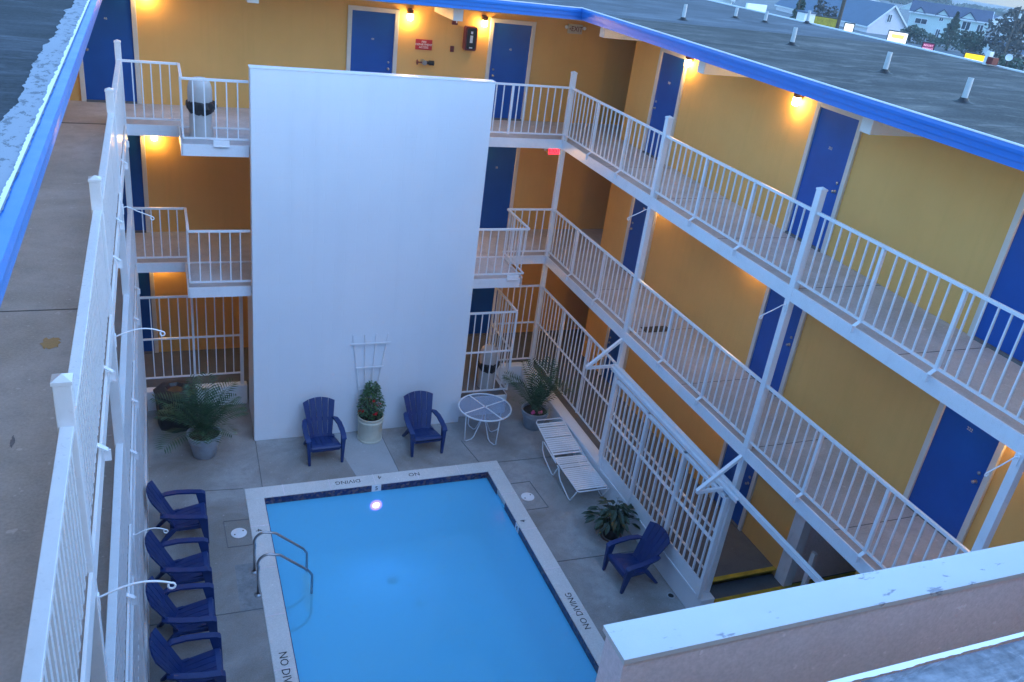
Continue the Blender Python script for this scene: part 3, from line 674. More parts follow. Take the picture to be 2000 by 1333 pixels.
for i, (y, z) in enumerate([(12.51, 5.66), (8.57, 5.62), (4.75, 5.68)]):
    hook(XR-.055, y, z, -.36, 0, 'thin white hook on the right posts under the top walkway, %s' % ['far one', 'middle one', 'near one'][i])

# ------------------------------------------------------------------ wall fittings
def lamp_proto():
    r = thing('wall_lamp', 'lamp', 'wall lamp', (0, 0, 0), group='lit lamps on the gold walls')
    MB().box(-.045, .045, -.03, 0, .02, .14).box(-.05, .05, -.14, -.02, .10, .125).build('housing', mt['brown'], r)
    MB().lathe([(.001, .10), (.055, .10), (.066, .085), (.055, .05), (.055, .04)], 18, (0, -.09, 0)).build('cap', mt['brown'], r, smooth='auto')
    MB().lathe([(.052, .045), (.056, .03), (.058, -.05), (.05, -.075), (.03, -.09), (.001, -.093)], 18, (0, -.09, 0)).build('glass', mt['glow'], r, smooth=True)
    ld = bpy.data.lights.new('lamp_light', 'POINT'); ld.energy = 1.15; ld.color = (1.0, .60, .18); ld.shadow_soft_size = .06
    lo = link(bpy.data.objects.new('lamp_light', ld)); lo.location = (0, -.12, -.13); parent(lo, r)
    return r
lp = lamp_proto()
spots = []
bx = [(-.12, 'left'), (4.88, 'between the middle door and the alarm box'), (6.50, 'beside the right door')]
ry = [(14.57, 'just south of the far door'), (11.26, 'between the far doors'), (7.35, 'between the near doors'), (5.62, 'beyond the third door'), (.7, 'nearest')]
for z, fl in ((Z3+2.04, 'top floor'), (Z2+2.02, 'middle floor'), (Z1+2.25, 'ground floor')):
    for x, w_ in bx: spots.append(((x, YW, z), 0, '%s wall lamp on the back wing, %s' % (fl, w_)))
    for y, w_ in ry:
        if y < 8.6 and z < 3: continue
        if y in (7.35,): continue
        spots.append(((XW, y, z), -90, '%s wall lamp on the right wing, %s' % (fl, w_)))
for i, (l, rz, lb) in enumerate(spots): place(lp, i == 0, l, rz, lb)
# red access sign
r = thing('wall_sign', 'red fire department access sign on the gold wall', 'sign', (5.23, YW, 7.37))
MB().box(-.18, .18, -.01, 0, -.105, .105).build('plate', mt['red'], r)
for t_, z in (('FIRE', .055), ('DEPARTMENT', 0), ('ACCESS', -.055)):
    text_mb(t_, .058, .002).xf(frame((1,0,0), (0,0,1), (0,-1,0), (0, -.012, z))).build('lettering', mt['white'], r)
# standpipe valve
r = thing('standpipe_valve', 'dark brass hose valve sticking out of the wall under the red sign', 'valve', (5.23, YW, 7.03))
MB().lathe([(.04, 0), (.05, .0), (.05, .03), (.035, .05), (.035, .12), (.05, .13), (.05, .18), (.001, .18)], 16).xf(frame((1,0,0), (0,0,1), (0,-1,0), (0, 0, 0))).build('body', mt['steel'], r, smooth='auto')
MB().lathe([(.03, 0), (.035, .08), (.05, .085), (.05, .19), (.001, .2)], 16).xf(frame((0,1,0), (0,0,1), (1,0,0), (.02, -.13, 0))).build('hose_cap', mt['black'], r, smooth='auto')
MB().lathe([(.012, 0), (.012, .12), (.05, .12), (.055, .13), (.05, .14), (.001, .14)], 16).xf(frame((0,1,0), (0,0,1), (-1,0,0), (-.02, -.13, 0))).build('handwheel', mt['dred'], r, smooth='auto')
# alarm horn, pull station
r = thing('alarm_horn', 'dark red square fire alarm horn near the ceiling beam', 'alarm', (5.86, YW, 7.88))
MB().box(-.06, .06, -.05, 0, -.06, .06).build('body', mt['dred'], r, bevel=.006); MB().box(.02, .045, -.056, -.05, -.02, .02).build('strobe', mt['white'], r)
r = thing('pull_station', 'small dark red pull box on the gold wall', 'alarm', (5.85, YW, 7.33))
MB().box(-.04, .04, -.04, 0, -.06, .06).build('body', mt['dred'], r, bevel=.006); MB().box(-.025, .025, -.048, -.04, -.01, .01).build('handle', mt['brown'], r)
# extinguisher cabinet
r = thing('extinguisher_cabinet', 'tall dark red cabinet with a fire extinguisher inside', 'extinguisher cabinet', (6.21, YW, 7.58))
MB().prism([(-.11, -.24), (.11, -.24), (.13, -.21), (.13, .21), (.11, .24), (-.11, .24), (-.13, .21), (-.13, -.21)], 0, .16, lambda u, v, t: (u, -t, v)).build('case', mt['dred'], r)
MB().prism([(-.08, -.21), (.08, -.21), (.1, -.18), (.1, .18), (.08, .21), (-.08, .21), (-.1, .18), (-.1, -.18)], .16, .172, lambda u, v, t: (u, -t, v)).build('door', mt['dark'], r)
MB().box(-.03, .03, -.178, -.172, -.08, .07).box(-.02, .025, -.178, -.172, .10, .15).box(-.035, .035, -.178, -.172, -.19, -.165).build('label_patch', mt['white'], r)
# exit signs
def exit_sign(x, z, lit, label):
    r = thing('exit_sign', label, 'exit sign', (x, YW, z), group='exit signs on the back wing')
    MB().box(-.17, .17, -.07, -.01, -.10, .10).build('body', mt['exit_body'], r, bevel=.006)
    m_ = mt['exit_red'] if lit else mt['red']
    if lit: MB().box(-.15, .15, -.074, -.07, -.075, .075).build('face', mt['exit_red'], r)
    text_mb('EXIT', .15, .002).xf(frame((.9,0,0), (0,0,1), (0,-1,0), (.03, -.078, 0))).build('lettering', mt['exit_body'] if lit else mt['dred'], r)
    MB().add([(-.155, -.076, 0), (-.125, -.076, .025), (-.125, -.076, -.025)], [(0,1,2)]).build('arrow', mt['dred'], r)
    for s in (-1, 1):
        MB().ball((0, 0, 0), .04, 8).xf(Matrix.Translation((s*.22, -.06, .03))).build('emergency_lamp', mt['white'], r, smooth=True)
exit_sign(8.64, 7.95, False, 'unlit EXIT sign with two round lamps on the top floor')
exit_sign(8.56, 5.22, True, 'glowing red EXIT sign half hidden by the corner post')
exit_sign(8.60, 2.60, False, 'EXIT sign in the dark ground floor corner')
# domed litter bins
def litter_bin(x, y, z, label, rz=0):
    r = thing('litter_bin', label, 'litter bin', (x, y, z), rz)
    MB().lathe([(.17, 0), (.19, .01), (.19, .60), (.17, .62)], 28, cap0=True, cap1=True).build('drum', mt['bin'], r, smooth='auto')
    d = MB().lathe([(.195, .60), (.2, .62), (.2, .82), (.195, .84), (.195, .86), (.17, .95), (.11, 1.01), (.001, 1.035)], 28).build('dome_lid', mt['bin'], r, smooth='auto')
    b_ = MB(); rr = random.Random(2); pr = []
    n = 28; vs = []
    for k in range(n+1):
        t = 2*math.pi*k/n
    for lv, (ra, z_) in enumerate([(.195, .63), (.225, .61), (.235, .56), (.215, .50), (.197, .47)]):
        for k in range(n):
            t = 2*math.pi*k/n; j = rr.uniform(-.012, .012)+.02*max(0, math.cos(t)); vs.append(((ra+j)*math.cos(t), (ra+j)*math.sin(t), z_+rr.uniform(-.015, .015)-(.05*max(0, -math.sin(t)) if lv > 1 else 0)))
    fs = [(i*n+k, i*n+(k+1) % n, (i+1)*n+(k+1) % n, (i+1)*n+k) for i in range(4) for k in range(n)]
    b_.add(vs, fs); b_.ball((.22, -.02, .55), .06, 6); b_.build('liner_bag', mt['black'], r)
litter_bin(.66, 15.72, Z3, 'pale domed litter bin with black liner on the top floor landing')
litter_bin(6.52, 15.62, Z1, 'pale domed litter bin with black liner inside the ground floor cage')
# ------------------------------------------------------------------ pool fittings
r = thing('pool_ladder', 'bent steel pool ladder with two handrails over the left coping', 'pool ladder', (1.03, 10.85, 0))
for y in (11.11, 10.58):
    pts = [(1.03, y, .01), (1.03, y, .45)]+[(1.20-.17*math.cos(a), y, .62+.17*math.sin(a)) for a in [R(k) for k in range(-20, 95, 12)]]
    pts += [(1.36, y, .74), (1.80, y, .34), (1.86, y, .24), (1.86, y, -.55), (1.80, y, -.75), (1.62, y, -.88), (1.42, y, -.9)]
    MB().tube(pts, .021, 10).build('handrail', mt['steel'], r, world=True, smooth=True)
    MB().lathe([(.058, 0), (.058, .012), (.035, .022), (.024, .03)], 18, (1.03, y, .003)).build('flange', mt['steel'], r, world=True, smooth='auto')
for z in (-.22, -.52): MB().box(1.78, 1.90, 10.58, 11.11, z-.02, z+.01).build('rung', mt['white'], r, world=True)
def lid(x, y, rad, mat, label, holes=2):
    r = thing('skimmer_lid' if mat is mt['white'] else 'floor_drain', label, 'lid' if mat is mt['white'] else 'drain', (x, y, 0))
    MB().lathe([(rad, .004), (rad, .014), (rad-.01, .017), (.001, .018)], 30).build('cover', mat, r, smooth='auto')
    h = MB()
    for s in ((1, -1) if holes == 2 else ((1,))): h.lathe([(.001, .0195), (.014, .0195), (.014, .015)], 10, (s*rad*.55, s*rad*.3, 0))
    h.build('finger_hole', mt['black'], r)
lid(.875, 12.13, .13, mt['white'], 'round white skimmer lid in the deck left of the pool')
lid(6.22, 12.08, .13, mt['white'], 'round white skimmer lid in the deck right of the pool')
r = thing('floor_drain', 'small dark floor drain in the deck beside the right kerb', 'drain', (7.64, 9.0, 0))
MB().lathe([(.075, .003), (.075, .008), (.05, .006), (.05, .004)], 20).build('rim', mt['light_conc'], r); MB().lathe([(.001, .005), (.05, .005)], 14).build('grate', mt['black'], r)
for x, y, s, lb in ((3.62, 12.0, .10, 'dark main drain on the bottom of the pool'), (3.95, 11.3, .06, 'small dark suction fitting on the pool floor')):
    r = thing('pool_drain', lb, 'drain', (x, y, -1.5)); MB().lathe([(s, .002), (s*.9, .02), (.001, .03)], 9).build('cover', mt['drain'], r)
    MB().lathe([(s*.8, .031), (s*.3, .034), (.001, .034)], 7).build('grate', mt['drain'], r)
r = thing('pool_light', 'round glowing pool light on the far wall under the water', 'pool light', (3.48, PY1, -.48))
MB().lathe([(.001, .03), (.045, .028), (.065, .015), (.07, .0)], 22).xf(frame((1,0,0), (0,0,1), (0,-1,0), (0, 0, 0))).build('lens', emit('pool_light_lens', (.55, .5, 1.0), 2.6), r, smooth=True)
MB().lathe([(.07, .0), (.115, .0), (.115, .02), (.072, .02)], 22).xf(frame((1,0,0), (0,0,1), (0,-1,0), (0, 0, 0))).build('bezel', emit('pool_light_rim', (.5, .15, 1.0), .7), r, smooth='auto')
ld = bpy.data.lights.new('pool_lamp', 'SPOT'); ld.energy = 5; ld.color = (.25, .38, 1.0); ld.spot_size = R(150); ld.spot_blend = 1; ld.shadow_soft_size = .15
lo = link(bpy.data.objects.new('pool_lamp', ld)); lo.location = (0, -.16, 0); lo.rotation_euler = (R(-72), 0, 0); parent(lo, r)

# ------------------------------------------------------------------ moulded garden chairs
def chair_proto():
    r = thing('garden_chair', 'chair', 'garden chair', (0, 0, 0), group='navy moulded garden chairs round the pool')
    # seat: curved slatted pan
    prof = [(-.37, .30), (-.38, .345), (-.36, .375), (-.30, .385), (-.2, .365), (-.05, .325), (.10, .29), (.17, .28)]
    s = MB(); th = .022; nsl = 5; W0 = .255; W1 = .215
    for k in range(nsl):
        for (y0, z0), (y1, z1) in zip(prof, prof[1:]):
            def wx(y, e): w = W0+(W1-W0)*(y+.37)/.54; return -w+2*w*(k+e)/nsl
            g0, g1 = ((.03, .97) if -.31 < (y0+y1)/2 < .04 else (0, 1))
            s.add([(wx(y0, g0), y0, z0), (wx(y0, g1), y0, z0), (wx(y1, g1), y1, z1), (wx(y1, g0), y1, z1),
                   (wx(y0, g0), y0, z0-th), (wx(y0, g1), y0, z0-th), (wx(y1, g1), y1, z1-th), (wx(y1, g0), y1, z1-th)],
                  [(0,1,2,3),(7,6,5,4),(0,4,5,1),(1,5,6,2),(2,6,7,3),(3,7,4,0)])
    s.build('seat', mt['chair'], r)
    # backrest: five fanned slats with rounded tops and two cross bands
    b = MB(); y0, z0, y1, z1 = .13, .27, .46, .96
    def bp(u, t, off=0):
        t = t*(1-.11*u*u*t); w = (.20+.115*t**.9); cur = .05*(u*u)*(1-.3*t)
        d = Vector((0, y1-y0, z1-z0)).normalized(); nn = Vector((0, -d.z, d.y))
        return Vector((u*w, y0+(y1-y0)*t, z0+(z1-z0)*t))+nn*(cur+off)
    for k in range(5):
        ua, ub = -1+.4*k+.016, -1+.4*(k+1)-.016; um = (ua+ub)/2
        N = 12
        for i in range(N):
            t0, t1 = i/N, (i+1)/N
            tap0 = 1 if i < N-1 else 1; tap1 = 1
            band = .42 < (t0+t1)/2 < .52 or (t0+t1)/2 < .1
            e = .018 if band else 0
            a0, b0 = um+(ua-e-um)*tap0, um+(ub+e-um)*tap0; a1, b1 = um+(ua-e-um)*tap1, um+(ub+e-um)*tap1
            b.add([bp(a0, t0), bp(b0, t0), bp(b1, t1), bp(a1, t1), bp(a0, t0, -.02), bp(b0, t0, -.02), bp(b1, t1, -.02), bp(a1, t1, -.02)],
                  [(0,1,2,3),(7,6,5,4),(0,4,5,1),(1,5,6,2),(2,6,7,3),(3,7,4,0)])
    b.build('backrest', mt['chair'], r)
    for sx in (-1, 1):
        # arm: flat board sloping down to the front
        a = MB(); pts = [(.24, .30, .60), (.29, .22, .62), (.325, .05, .61), (.335, -.15, .585), (.33, -.33, .56), (.325, -.385, .53)]
        for (xa, ya, za), (xb, yb, zb) in zip(pts, pts[1:]):
            wa, wb = .045, .048
            a.add([(sx*(xa-wa), ya, za), (sx*(xa+wa), ya, za), (sx*(xb+wb), yb, zb), (sx*(xb-wb), yb, zb),
                   (sx*(xa-wa), ya, za-.03), (sx*(xa+wa), ya, za-.03), (sx*(xb+wb), yb, zb-.03), (sx*(xb-wb), yb, zb-.03)],
                  [(0,1,2,3),(7,6,5,4),(0,4,5,1),(1,5,6,2),(2,6,7,3),(3,7,4,0)])
        a.build('armrest', mt['chair'], r)
        f = MB(); f.add([(sx*.285, -.39, .53), (sx*.36, -.39, .53), (sx*.355, -.24, .55), (sx*.29, -.24, .55), (sx*.275, -.40, 0), (sx*.325, -.40, 0), (sx*.32, -.35, 0), (sx*.28, -.35, 0)],
                       [(0,1,2,3),(7,6,5,4),(0,4,5,1),(1,5,6,2),(2,6,7,3),(3,7,4,0)])
        f.build('leg', mt['chair'], r, bevel=.008)
        g_ = MB(); g_.add([(sx*.20, .02, .33), (sx*.25, .02, .33), (sx*.25, .16, .30), (sx*.20, .16, .30), (sx*.235, .33, 0), (sx*.285, .33, 0), (sx*.285, .39, 0), (sx*.235, .39, 0)],
                        [(0,1,2,3),(7,6,5,4),(0,4,5,1),(1,5,6,2),(2,6,7,3),(3,7,4,0)])
        g_.build('leg', mt['chair'], r, bevel=.008)
        MB().add([(sx*.255, -.37, .30), (sx*.29, -.37, .30), (sx*.23, .15, .25), (sx*.20, .15, .25), (sx*.255, -.37, .37), (sx*.29, -.37, .37), (sx*.23, .15, .30), (sx*.20, .15, .30)],
                 [(3,2,1,0),(4,5,6,7),(0,1,5,4),(1,2,6,5),(2,3,7,6),(3,0,4,7)]).build('side_rail', mt['chair'], r)
    return r
cp = chair_proto()
for i, (x, y, rz, lb) in enumerate([
    (2.64, 14.28, 1.5, 'navy slatted garden chair against the white tower left of the flower pot'),
    (4.67, 14.22, 2, 'navy slatted garden chair against the white tower right of the flower pot'),
    (-.03, 12.31, 90, 'farthest navy chair in the row along the left side of the pool'),
    (-.05, 11.03, 91, 'second farthest navy chair in the row left of the pool'),
    (-.04, 9.98, 90, 'third navy chair in the row left of the pool, beside the ladder'),
    (.00, 8.96, 91, 'nearest navy chair in the row left of the pool, cut by the frame'),
    (7.17, 9.58, -86, 'lone navy chair facing the pool in front of the sliding gate')]):
    place(cp, i == 0, (x, y, 0), rz, lb).scale = (1.0, 1.0, 1.0) if i == 6 else (1.05, 1.05, 1.05)

# ------------------------------------------------------------------ lounger
r = thing('sun_lounger', 'white strapped sun lounger with tube frame beside the right kerb', 'sun lounger', (7.32, 12.7, 0))
x0, x1 = 7.02, 7.66
def lp_(x, y, z): return (x-.08*(12.7-y)*-.0, y, z)
MB().tube([(x0, 11.62, .36), (x0, 12.75, .36), (x0, 12.8, .36)], .014, 8).tube([(x1, 11.62, .36), (x1, 12.8, .36)], .014, 8).tube([(x0, 11.62, .36), (x0+.03, 11.59, .36), (x1-.03, 11.59, .36), (x1, 11.62, .36)], .014, 8).build('seat_frame', mt['rail'], r, world=True, smooth=True)
hp = [(x0+.01, 12.78, .36), (x0+.01, 13.80, .54), (x0+.06, 13.87, .55), (x1-.06, 13.87, .55), (x1-.01, 13.80, .54), (x1-.01, 12.78, .36)]
MB().tube(hp, .014, 8).build('back_frame', mt['rail'], r, world=True, smooth=True)
s1 = MB(); k = 0; y = 11.64
while y < 12.72:
    w_ = .05 if k not in (14,) else .05
    s1.box(x0-.012, x1+.012, y, y+.046, .368, .374); y += .060 if k not in (11, 13) else .074; k += 1
s1.build('seat_straps', mt['white'], r, world=True)
s2 = MB(); y = 12.82; k = 0
while y < 13.74:
    z = .36+(y-12.78)*.18/1.02
    s2.add([(x0-.002, y, z+.008), (x1+.002, y, z+.008), (x1+.002, y+.046, z+.016), (x0-.002, y+.046, z+.016), (x0-.002, y, z+.014), (x1+.002, y, z+.014), (x1+.002, y+.046, z+.022), (x0-.002, y+.046, z+.022)],
           [(3,2,1,0),(4,5,6,7),(0,1,5,4),(1,2,6,5),(2,3,7,6),(3,0,4,7)]); y += .060 if k not in (0, 7, 12) else .074; k += 1
s2.build('back_straps', mt['white'], r, world=True)
for sx in (x0-.028, x1+.028):
    MB().tube([(sx, 11.60, .35), (sx, 11.78, .03), (sx, 11.86, .014), (sx, 12.28, .13), (sx, 12.38, .20), (sx, 12.44, .33), (sx, 12.50, .34), (sx, 12.52, .33)], .013, 8).build('leg', mt['rail'], r, world=True, smooth=True)
    MB().tube([(sx, 12.46, .33), (sx, 12.62, .03), (sx, 12.70, .014), (sx, 13.12, .13), (sx, 13.25, .22), (sx, 13.30, .40), (sx, 13.24, .42), (sx, 12.6, .345)], .013, 8).build('leg', mt['rail'], r, world=True, smooth=True)
# ------------------------------------------------------------------ round table
r = thing('patio_table', 'round white patio table with translucent top and bent tube legs', 'table', (6.03, 14.30, 0))
TX, TY, TR = 6.03, 14.30, .555
MB().tube([(TX+TR*math.cos(t), TY+TR*math.sin(t), .72) for t in [2*math.pi*k/48 for k in range(48)]], .017, 8, closed=True).build('rim', mt['rail'], r, world=True, smooth=True)
MB().lathe([(.001, .722), (TR, .722), (TR, .716), (.001, .716)], 48, (TX, TY, 0)).build('glass_top', mt['tglass'], r, world=True)
for k in range(4):
    a = R(20+90*k); c, s_ = math.cos(a), math.sin(a)
    MB().bar((TX+.02*c, TY+.02*s_, .730), (TX+TR*c, TY+TR*s_, .730), .024, .012).build('brace', mt['rail'], r, world=True)
    MB().tube([(TX+.03*c, TY+.03*s_, .70), (TX+.04*c, TY+.04*s_, .45), (TX+.22*c, TY+.22*s_, .06), (TX+.28*c, TY+.28*s_, .014), (TX+.42*c, TY+.42*s_, .014), (TX+.47*c, TY+.47*s_, .05), (TX+.50*c, TY+.50*s_, .70)], .012, 8).build('leg', mt['rail'], r, world=True, smooth=True)

# ------------------------------------------------------------------ pots and plants
def pot(root, prof, mat, soil_z, soil_r, rz=0):
    MB().lathe(prof, 36, cap0=True).build('pot', mat, root, smooth='auto')
    MB().lathe([(.001, soil_z+.02), (soil_r*.6, soil_z+.01), (soil_r, soil_z)], 20).build('soil', mt['soil'], root)
def leafcard(mb, p, d, L, W, droop=.25, up=None):
    d = d.normalized(); u = up or Vector((0,0,1)); s_ = d.cross(u)
    if s_.length < 1e-3: s_ = Vector((1,0,0))
    s_.normalize(); m_ = p+d*L*.5+Vector((0,0,-droop*L*.12)); e = p+d*L+Vector((0,0,-droop*L))
    mb.add([p, m_+s_*W/2, e, m_-s_*W/2], [(0,1,2,3)])
def palm(root, z0, n, L, seed, lean=.0, mat=None, el0=75, el1=10, gr=.035):
    rr = random.Random(seed); fr = MB(); st_ = MB()
    for k in range(n):
        az = 2*math.pi*(k*.381966)+rr.uniform(-.2, .2); el = R(el0+(el1-el0)*(k/(n-1))+rr.uniform(-8, 8)); l = L*rr.uniform(.8, 1.1)
        p = Vector((rr.uniform(-.03, .03), rr.uniform(-.03, .03), z0)); d = Vector((math.cos(az)*math.cos(el), math.sin(az)*math.cos(el), math.sin(el)))
        pts = [p.copy()]; N = 22
        for i in range(N):
            d = (d+Vector((0,0,-gr-gr*i/N))).normalized(); p = p+d*l/N; pts.append(p.copy())
            if i >= 3:
                sd = d.cross(Vector((0,0,1))); sd = sd.normalized() if sd.length > .05 else Vector((1,0,0)); up = sd.cross(d).normalized()
                ll = l*.34*math.sin(math.pi*min(1, (i-1.5)/(N-1)))**.7+.02
                for sgn in (-1, 1):
                    for q in (0,):
                        leafcard(fr, p+d*q*l/N, (sd*sgn*.85+d*.62+up*.25), ll*rr.uniform(.85, 1.1), .020+.008*rr.random(), droop=.22, up=up)
        st_.tube(pts, [.009*(1-.8*i/N) for i in range(N+1)], 5)
    fr.build('fronds', mat or mt['palm'], root); st_.build('stems', mt['palm'], root)
r = thing('potted_palm', 'feathery potted palm in a grey tub beside the black bin', 'potted palm', (.46, 14.62, 0))
pot(r, [(.19, 0), (.21, .02), (.27, .30), (.28, .36), (.30, .38), (.305, .46), (.325, .47), (.325, .50), (.29, .50), (.275, .42)], mt['pot'], .43, .28)
palm(r, .42, 25, 1.12, 3, el0=86, el1=46, gr=.040)
r = thing('potted_palm', 'upright potted palm with pink flowers in the back right corner', 'potted palm', (7.30, 14.48, 0))
pot(r, [(.19, 0), (.21, .02), (.26, .26), (.27, .30), (.29, .32), (.295, .40), (.315, .41), (.315, .44), (.28, .44), (.27, .38)], mt['pot'], .39, .27)
palm(r, .38, 17, 1.08, 15, el0=86, el1=54, gr=.034)
f = MB(); rr = random.Random(4)
for (a, b) in ((-.12, -.14), (.05, -.17)):
    for k in range(9): f.ball((a+rr.uniform(-.03, .03), b+rr.uniform(-.03, .03), .43+rr.uniform(0, .04)), .026, 5)
f.build('flowers', mt['pink'], r)
r = thing('flower_pot', 'bushy red flowered hibiscus in a cream pot under the trellis', 'potted plant', (3.68, 14.64, 0))
pot(r, [(.245, 0), (.255, .015), (.255, .04), (.245, .05), (.25, .42), (.265, .44), (.265, .475), (.255, .485), (.262, .53), (.27, .54), (.27, .56), (.245, .56), (.235, .50)], mt['potw'], .50, .24)
rr = random.Random(21); lf = MB(); fl = MB(); stm = MB()
for k in range(11):
    a = k*2.4; tip = Vector((.17*math.cos(a)*rr.uniform(.4, 1), .14*math.sin(a)*rr.uniform(.4, 1), rr.uniform(.85, 1.16)))
    stm.tube([(tip.x*.2, tip.y*.2, .50), (tip.x*.7, tip.y*.7, .75), tuple(tip)], [.008, .006, .003], 5)
for k in range(1350):
    z = rr.uniform(.54, 1.30); f_ = math.sin(math.pi*min(1, max(0, (z-.30)/1.08)))**.6; rad = .235*f_*rr.random()**.4*(1+.18*math.sin(7*z+3))
    a = rr.uniform(0, 2*math.pi); p = Vector((rad*math.cos(a), rad*math.sin(a)*.9, z)); d = Vector((math.cos(a), math.sin(a), rr.uniform(-.5, .9)))
    leafcard(lf, p, d, rr.uniform(.04, .075), rr.uniform(.022, .038), rr.uniform(.1, .6))
for (x_, y_, z_) in [(-.25, -.06, .72), (-.2, -.08, .73), (.02, -.22, .72), (.05, -.23, .74), (.12, -.18, .92), (.10, -.15, .86), (-.02, -.20, 1.02)]:
    for k in range(7): leafcard(fl, Vector((x_, y_, z_)), Vector((rr.uniform(-1, 1), rr.uniform(-1, .2), rr.uniform(-.4, 1))), .05, .035, .2)
lf.build('leaves', mt['leaf'], r); fl.build('flowers', mt['flower'], r); stm.build('stems', mt['bark'], r)
r = thing('potted_plant', 'dark broad leaved plant in a small black pot near the lone chair', 'potted plant', (7.32, 10.66, 0))
MB().lathe([(.17, .0), (.20, .012), (.205, .03), (.19, .03), (.17, .015)], 24).build('saucer', mt['brown'], r)
pot(r, [(.13, .014), (.14, .02), (.175, .24), (.185, .25), (.185, .27), (.165, .27)], mt['dark'], .24, .16)
rr = random.Random(5); lf = MB(); stm = MB()
for k in range(96):
    a = k*2.39996; el = R(rr.uniform(5, 85)); L = rr.uniform(.10, .42); d = Vector((math.cos(a)*math.cos(el), math.sin(a)*math.cos(el), math.sin(el)))
    p = Vector((0, 0, .26)); q = p+d*L+Vector((0, 0, .08)); stm.tube([tuple(p), tuple((p+q)/2+Vector((0,0,.02))), tuple(q)], .004, 5)
    sd = d.cross(Vector((0,0,1))).normalized(); up = sd.cross(d)
    e = Vector((math.cos(a), math.sin(a), rr.uniform(-.35, .1))).normalized(); l = rr.uniform(.16, .25); w_ = l*.46
    s_ = e.cross(Vector((0,0,1))).normalized()
    lf.add([q, q+e*l*.35+s_*w_/2, q+e*l*.75+s_*w_*.35+Vector((0,0,-.02)), q+e*l+Vector((0,0,-.05)), q+e*l*.75-s_*w_*.35+Vector((0,0,-.02)), q+e*l*.35-s_*w_/2, q+e*l*.5+Vector((0,0,-.025))],
           [(0,1,6),(1,2,6),(2,3,6),(3,4,6),(4,5,6),(5,0,6)])
lf.build('leaves', mt['darkleaf'], r); stm.build('stems', mt['darkleaf'], r)
# trellis
r = thing('trellis', 'fan shaped white trellis leaning on the white tower', 'trellis', (3.66, 14.88, .5))
for a, b in ((-.36, -.12), (-.12, -.04), (.11, .04), (.35, .12)):
    MB().bar((3.66+a, 14.895, 2.28), (3.65+b, 14.86, .55), .022, .01, up=(0,1,0)).build('upright', mt['white'], r, world=True)
for z, w_ in ((2.09, .41), (1.55, .28), (1.05, .17)): MB().box(3.655-w_, 3.655+w_, 14.862-.012, 14.862+.01-.008, z-.015, z+.015).build('crossbar', mt['white'], r, world=True)
# octagonal litter bin
r = thing('octagonal_bin', 'black eight sided litter bin with a square opening in its lid', 'litter bin', (.0, 15.82, 0), 12)
def octa(rad, z, n=8): return [(rad*math.cos(2*math.pi*(k+.5)/n), rad*math.sin(2*math.pi*(k+.5)/n), z) for k in range(n)]
m = MB(); A = octa(.37, 0); B = octa(.40, .74)
m.add(A+B, [tuple(range(8))[::-1]]+[(k, (k+1) % 8, 8+(k+1) % 8, 8+k) for k in range(8)]); m.build('body', mt['dark'], r, bevel=.01)
m = MB(); A = octa(.42, .742); B = octa(.42, .79); C_ = octa(.20, .86); D_ = octa(.14, .80); m.add(A+B+C_+D_, [(8*j+k, 8*j+(k+1) % 8, 8*(j+1)+(k+1) % 8, 8*(j+1)+k) for j in range(3) for k in range(8)]+[tuple(range(8))[::-1], tuple(range(24, 32))])
m.build('lid', mt['dark'], r, bevel=.008)
# rubber strip on the top left walkway: expansion joints, stain
MB().box(XWL+.01, XL-.06, 8.735, 8.75, Z3+.001, Z3+.005).box(XWL+.01, XL-.06, YB-.02, YB+.03, Z3+.001, Z3+.004).build('walkway_joints', mt['step'], kind='structure')
rr = random.Random(9)
MB().box(XWL+.01, XL-.06, 8.735, 8.736, Z3+.001, Z3+.002)
def blot(x, y, z, rx, ry, mat, name, label, cat):
    m = MB(); n = 26; vs = [(x+rx*math.cos(2*math.pi*k/n)*rr.uniform(.6, 1.15), y+ry*math.sin(2*math.pi*k/n)*rr.uniform(.6, 1.15), z) for k in range(n)]; m.add(vs, [tuple(range(n))]); m.build(name, mat, label=label, cat=cat)

blot(-1.05, 8.0, Z3+.004, .10, .14, mt['rust'], 'rust_stain', 'small orange rust stain on the top left walkway', 'stain')
for (x, y, a, b, q) in ((-1.35, 6.25, .02, .10, 'upper'), (-1.18, 6.35, .018, .09, 'right hand'), (-1.30, 5.6, .016, .10, 'lower')):
    blot(x, y, Z3+.004, a, b, mt['scuff'], 'scuff_mark', 'dark blue grey scuff mark on the top left walkway, %s one of three' % q, 'scuff')
m = MB().box(-.28, .28, -.11, .11, 0, .012); m.build('door_mat', mt['black'], label='small dark mat lying on the middle walkway by the second post', cat='mat').location = (8.62, 12.55, Z2+.001)
j = MB()
for zz in (Z2, Z3):
    for y in (14.45, 12.5, 10.5, 8.55, 6.6, 4.7): j.box(XR+.01, XW-.01, y, y+.012, zz+.0005, zz+.003)
j.build('slab_joints', mt['step'], kind='structure')

